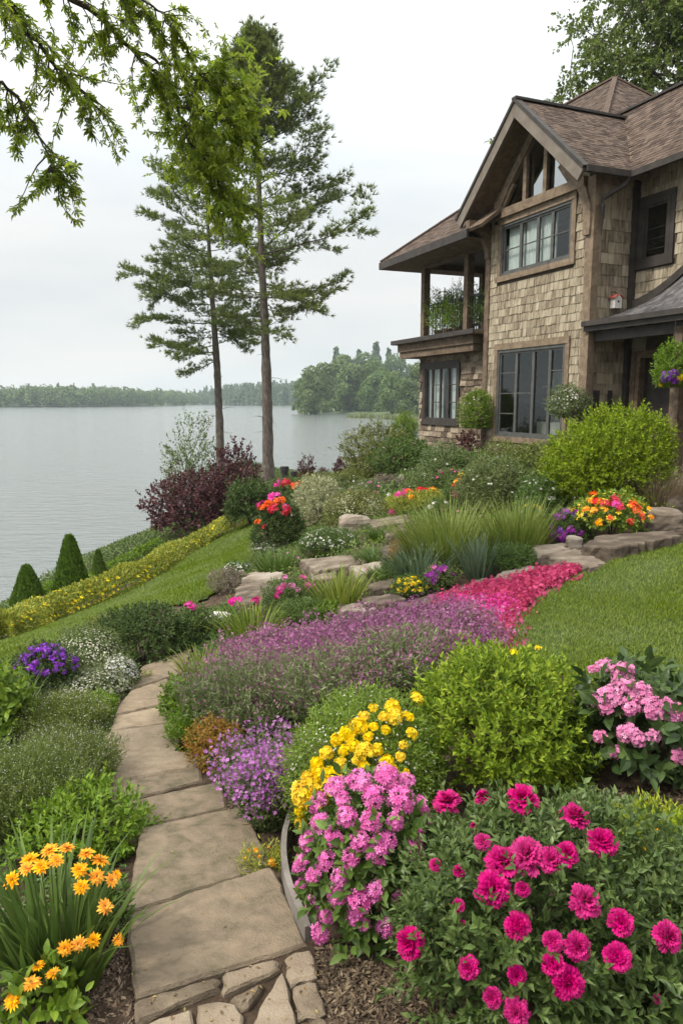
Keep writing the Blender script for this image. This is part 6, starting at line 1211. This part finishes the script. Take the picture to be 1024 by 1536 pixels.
def hedge(lb, line, wd, ht, m, seed, bl=None, ls=.07, dens=1900):
    g = np.random.default_rng(seed); pl = np.array(grounds(line)); c = pl.mean(0); t = empty("hedge", c, 0, lb, "hedge"); sg = np.linalg.norm(np.diff(pl[:, :2], axis=0), axis=1); cum = np.concatenate([[0], np.cumsum(sg)]); n = int(cum[-1] * dens); s_ = g.uniform(0, cum[-1], n)
    X_, Y_ = np.interp(s_, cum, pl[:, 0]), np.interp(s_, cum, pl[:, 1]); tg = np.column_stack([np.gradient(np.interp(np.linspace(0, cum[-1], 60), cum, pl[:, 0])), np.gradient(np.interp(np.linspace(0, cum[-1], 60), cum, pl[:, 1]))]); tg = unit(tg)[np.clip((s_ / cum[-1] * 59).astype(int), 0, 59)]
    a = g.uniform(-.15, PI + .15, n); lumpy = 1 + .16 * vnoise(np.column_stack([X_, Y_, a]), seed, 2.2) + .08 * vnoise(np.column_stack([X_, Y_, a]), seed + 2, 6); ox, oz = np.cos(a) * wd/2 * lumpy, np.maximum(.02, np.sin(a) * ht * lumpy) * g.uniform(.8, 1.03, n)
    P = np.column_stack([X_ - tg[:, 1]*ox, Y_ + tg[:, 0]*ox, gz(X_, Y_) + oz]) - c; N = unit(np.column_stack([-tg[:, 1]*np.cos(a), tg[:, 0]*np.cos(a), np.sin(a) + .3]))
    q = MB(); place(q, LEAF, P, unit(N * .5 + [0, 0, .4] + rdir(g, n) * .7), unit(N + rdir(g, n) * .5), ls * g.uniform(.7, 1.3, n)); q.obj("foliage", m, t)
    if bl:
        sel = (np.sin(a) > .35) & (vnoise(np.column_stack([X_, Y_, a*0]), seed + 9, 1.0) + g.normal(size=n) * .5 > .1) & (g.uniform(size=n) < bl[1]); P2 = P[sel] + N[sel] * .03; k = len(P2); q = MB(); place(q, FLORET, P2, unit(np.cross(N[sel], rdir(g, k))), unit(N[sel] + rdir(g, k) * .4), bl[2] * g.uniform(.7, 1.3, k)); props(q.obj("blossoms", bl[0], t), kind='stuff')
hedge("long low hedge with yellow blossoms along the lower edge of the lawn strip", [(-70,990),(0,968),(60,942),(120,918),(180,893),(230,868),(280,838),(330,808),(368,792)], .8, .5, G_YEL, 91, (P_YEL, .035, .04))
hedge("second darker hedge behind the yellow-blossomed one, near the water", [(120,893),(160,872),(200,850),(240,828)], .7, .45, G_BRIGHT, 92)
bush("low_shrub", "bright bush in front of the water between the two larger cones", "shrub", (78,912,40,876), G_BRIGHT, ls=.07, cover=2.6)
bush("low_shrub", "bright green bush at the picture edge below the broad cone", "shrub", (5,945,50,920), G_BRIGHT, ls=.07, cover=2.6)
# ---- planters on the house
def planter(px, py, w, h, o, lb, m, blossom, ht, cat="planter", fpx=(), hang=False):
    d = ray(px, py); tt = (np.dot(P0 - EYE, _ho) + o) / np.dot(d, _ho); p = EYE + d * tt; mm = mpp(p); W_, H = w*mm, h*mm; g = np.random.default_rng(int(px)); t = empty("hanging_basket" if hang else "wall_planter", p - [0, 0, H*.5], 0, lb, cat)
    fm, rad, ctr = bush_mesh(g, W_, H, .9, LEAF, .05, 3.0, 8, .14, .15, zlo=-.9, seed=int(px)); fm.obj("foliage", m, t)
    q = MB(); r = W_ * .3; lathe(q, [(.001,-.02),(r*.6,-.02),(r*.95,H*.2),(r,H*.38),(r*.9,H*.38),(r*.88,H*.3),(.001,H*.3)], 18); q.obj("pot", rough_mat("clay_pot", [(0.3, (.12,.08,.06)), (0.7, (.2,.14,.1))], scale=8), t)
    if hang:
        q = MB(); 
        for k in range(3): a = k*2.1; tube(q, [(r*math.cos(a), r*math.sin(a), H*.38), (0, 0, H*.38 + .5)], .005, 4)
        tube(q, [(0,0,H*.38+.5),(0,0,H*.38+ht)], .006, 4); q.obj("hanger", M_METAL, t)
    else:
        q = MB(); b0 = np.array([0,0,H*.1]); bar(q, b0, b0 - _ho * (o - .02), .03, .05); q.obj("bracket", M_METAL, t)
    if blossom: bm_, n, sz = blossom; u = dome_dirs(g, n, -.3); P = u * rad * 1.04 + ctr; N = unit(u + rdir(g, len(u))*.4); q = MB(); place(q, FLORET, P, unit(np.cross(N, rdir(g, len(u)))), N, sz * g.uniform(.7, 1.3, len(u))); props(q.obj("blossoms", bm_, t), kind='stuff')
    for key, fx, fy, rp in fpx: pp, nn = hit(p - [0, 0, H*.5], ctr, rad, fx, fy, 1.05); add_flower(t, key, pp, nn, rp*mm, g)
planter(716, 613, 50, 54, .3, "bright green leafy wall planter between the two lower windows", G_BRIGHT, (P_WHITE, 30, .02), 0)
planter(853, 604, 56, 42, .35, "wall planter of small white flowers beside the corner post", G_GREY, (P_WHITE, 150, .02), 0)
planter(1008, 548, 50, 62, .3, "hanging basket with purple and yellow flowers under the porch roof", G_BRIGHT, None, 0.9, "hanging basket", [('pur',1000,565,9),('pur',1008,562,8),('pur',993,568,6),('yel',1018,566,6),('yel',990,576,4),('pur',1012,570,6)], True)
# ---- plants and a seat on the balcony
for u, o, w, h, lb, m in ((7.2,-.68,.62,1.1,"tall leafy potted plant at the far corner post of the balcony",G_BRIGHT), (6.7,-.66,.7,.95,"bushy potted plant with a purple flower on the balcony",G_BRIGHT), (6.1,-.66,.7,1.2,"tall bushy potted plant in the middle of the balcony opening",G_BRIGHT), (5.6,-.68,.6,.95,"grey-green potted plant beside the middle balcony post",G_SAGE), (4.75,-.7,.6,1.0,"potted climber right of the middle balcony post",G_MID), (4.2,-.7,.6,1.2,"potted climber nearest the gable wall on the balcony",G_BRIGHT)):
    NP[0] += 1; g = np.random.default_rng(9000 + NP[0]); t = empty("potted_plant", HW(u, o, 3.05), 0, lb, "potted plant", "potted plants on the balcony"); q = MB(); lathe(q, [(.001,0),(.13,0),(.18,.28),(.19,.3),(.16,.3),(.15,.26),(.001,.26)], 16); q.obj("pot", M_TIMBER, t)
    fm, rad, ctr = bush_mesh(g, w * 1.25, h, 1, LEAFN, .11, 2.6, 9, .3, .2, seed=NP[0], up=.9, shaggy=.15); fm.obj("foliage", m, t, loc=(0, 0, .22))
    if "purple" in lb: add_flower(t, 'pur', (-.1, -.3, .75), (-.4, -1, .2), .11, g)
t = empty("balcony_chair", HW(7.0, -1.6, 3.05), PI/2 + AZ, "dark high-backed chair standing on the balcony", "chair")
for x, y in ((-.2,-.2),(.2,-.2),(-.2,.2),(.2,.2)): q = MB(); box(q, x-.02, x+.02, y-.02, y+.02, 0, .45); q.obj("leg", M_DARK, t)
q = MB(); box(q, -.24, .24, -.24, .24, .453, .5); q.obj("seat", M_DARK, t); q = MB(); hexa(q, [(.18,-.22,.503),(.23,-.22,.503),(.23,.22,.503),(.18,.22,.503)], [(.26,-.2,1.25),(.3,-.2,1.25),(.3,.2,1.25),(.26,.2,1.25)]); q.obj("backrest", M_DARK, t)
# ---- loose cover: low green among the rocks, mulch by the path
def cover_(name, poly, n, m, ls, h, seed, T=LEAF):
    g = np.random.default_rng(seed); P = scatter_in(grounds(poly), n, g)
    for sp in STONES:
        cc = sp.mean(0); P = P[~pip(P[:, 0], P[:, 1], cc + (sp - cc) * 1.12)]; P = P[~pip(P[:, 0], P[:, 1] + .22, cc + (sp - cc) * 1.0)]
    n = len(P); P[:, 2] += h * g.uniform(0, 1, n) * (.5 + .5 * vnoise(P, seed, 1.6)).clip(.1, 1.3); place(q_ := MB(), T, P, unit(rdir(g, n) + [0, 0, .5]), unit(rdir(g, n) * .6 + [0, -.3, .8]), ls * g.uniform(.6, 1.3, n)); props(q_.obj(name, m), kind='stuff')
MIDP = [(345,905),(372,855),(392,815),(440,730),(560,712),(640,690),(740,690),(860,680),(1020,720),(1010,790),(880,800),(800,815),(730,860),(640,885),(560,915),(500,940),(420,955)]
cover_("ground_cover", MIDP, 42000, G_MID, .055, .17, 101, LEAFN); cover_("ground_cover", MIDP, 26000, G_BRIGHT, .05, .2, 102); UPP = [(450,745),(480,718),(560,712),(600,690),(740,690),(840,690),(1010,720),(990,745),(860,760),(700,740),(560,765),(500,770)]
cover_('ground_cover', UPP, 14000, G_SAGE, .09, .42, 131, LEAFN); cover_('ground_cover', UPP, 9000, G_BLADE, .14, .4, 132, LEAFN); cover_('wild_flowers', UPP, 520, P_WHITE, .04, .5, 133, FLORET); cover_('wild_flowers', MIDP, 500, P_LPINK, .025, .28, 134, FLORET)
cover_("ground_cover", MIDP, 9000, G_BLADE, .12, .1, 103, LEAFN)
cover_("ground_cover", [(230,1005),(300,925),(350,900),(420,950),(480,945),(330,1005),(300,1060),(280,1080),(262,1050),(285,985)], 9000, G_MID, .045, .16, 104)
cover_("ground_cover", [(-60,1560),(-60,1010),(60,990),(190,985),(200,1010),(160,1080),(145,1150),(160,1210),(195,1260),(180,1340),(120,1500)], 16000, G_MID, .04, .1, 105)
cover_("ground_cover", [(-60,1000),(60,970),(150,985),(60,1020),(-60,1060)], 3500, G_OLIVE, .05, .12, 107)
cover_("ground_cover", [(-80,1000),(0,950),(120,900),(240,825),(380,770),(460,722),(400,715),(240,800),(100,880),(0,930),(-80,960)], 16000, G_MID, .09, .2, 106)
def coverw(n, poly, m, ls, h, seed):
    g = np.random.default_rng(seed); P = scatter_in([np.array(p) for p in poly], n, g); P = P[P[:, 2] > -.15]; P[:, 2] += h * g.uniform(0, 1, len(P)) * (.5 + .5 * vnoise(P, seed, 1.2)).clip(.1, 1.3); k = len(P); place(q_ := MB(), LEAF, P, unit(rdir(g, k) + [0, 0, .5]), unit(rdir(g, k) * .6 + [0, -.3, .8]), ls * g.uniform(.6, 1.3, k)); props(q_.obj('ground_cover', m), kind='stuff')
coverw(60000, [(-13,6),(-12,22),(-10.5,36),(-8.5,47),(-1,48),(-2,34),(-4,20),(-7,11)], G_MID, .13, .35, 120)
coverw(30000, [(-2.2,1.4),(-7.5,1.4),(-8.5,6),(-8,11),(-5.2,8.3),(-3.2,5.2)], G_MID, .05, .14, 121)
cover_("ground_cover", [(270,1110),(300,1090),(420,1100),(470,1110),(450,1200),(430,1140),(340,1150)], 1500, G_SAGE, .03, .06, 108)
g = np.random.default_rng(140); q = MB(); P = []
for sp in STONES[:17]:
    k = g.integers(4, 12); lo, hi = sp.min(0), sp.max(0); c2 = g.uniform(lo, hi, (k * 3, 2)); c2 = c2[pip(c2[:, 0], c2[:, 1], sp)][:k]; P.append(c2)
dg = bpy.context.evaluated_depsgraph_get(); bpy.context.view_layer.update(); LIT = []
for c2 in np.concatenate(P):
    h_, loc, *_r = SC.ray_cast(dg, Vector((c2[0], c2[1], 5.4)), Vector((0, 0, -1)), distance=3.0)
    if h_ and _r[2].name.startswith(("stone_step", "flagstone")): LIT.append((c2[0], c2[1], loc.z + .003))
if LIT: LIT = np.array(LIT); k = len(LIT); place(q, LEAF, LIT, rdir(g, k) * [1, 1, .1], unit(rdir(g, k) * .25 + [0, 0, 1]), g.uniform(.008, .026, k)); props(q.obj("fallen_leaves", L("dry_leaves", (.05,.03,.015), (.16,.1,.04), (.3,.2,.07), (.12,.13,.04), transl=.1)), kind='stuff')
M_CHIP = L("mulch_chips", (.03,.02,.014), (.07,.045,.03), (.13,.09,.06), (.2,.15,.1), transl=.05, rough=.9)
def chips(poly, n, seed):
    g = np.random.default_rng(seed); P = scatter_in(grounds(poly), n, g); P[:, 2] += g.uniform(0, .012, n); place(q := MB(), tmpl_leaf(.35, .05, .02), P, unit(rdir(g, n) * [1, 1, .35]), unit(rdir(g, n) * .5 + [0, 0, 1]), g.uniform(.012, .04, n)); props(q.obj("mulch", M_CHIP), kind='stuff')
chips([(470,1425),(640,1370),(700,1430),(700,1570),(500,1570)], 6000, 111); chips([(100,1570),(150,1400),(195,1360),(204,1570)], 2500, 112); chips([(330,1150),(350,1230),(410,1250),(440,1240),(430,1180),(400,1150)], 2000, 113); chips([(900,1180),(1080,1180),(1080,1330),(900,1300)], 3000, 114)
# ================================================================== THE AIR
m, t, o = mat("haze"); v = nd(t, 'ShaderNodeVolumePrincipled'); v.inputs['Color'].default_value = (0.8, 0.92, 1.0, 1); v.inputs['Density'].default_value = 0.00025; v.inputs['Anisotropy'].default_value = 0.0
t.links.new(v.outputs[0], o.inputs['Volume'])
mb = MB(); box(mb, -1400, 1400, -60, 1500, -4.5, 46); props(mb.obj("haze", m), kind='stuff')
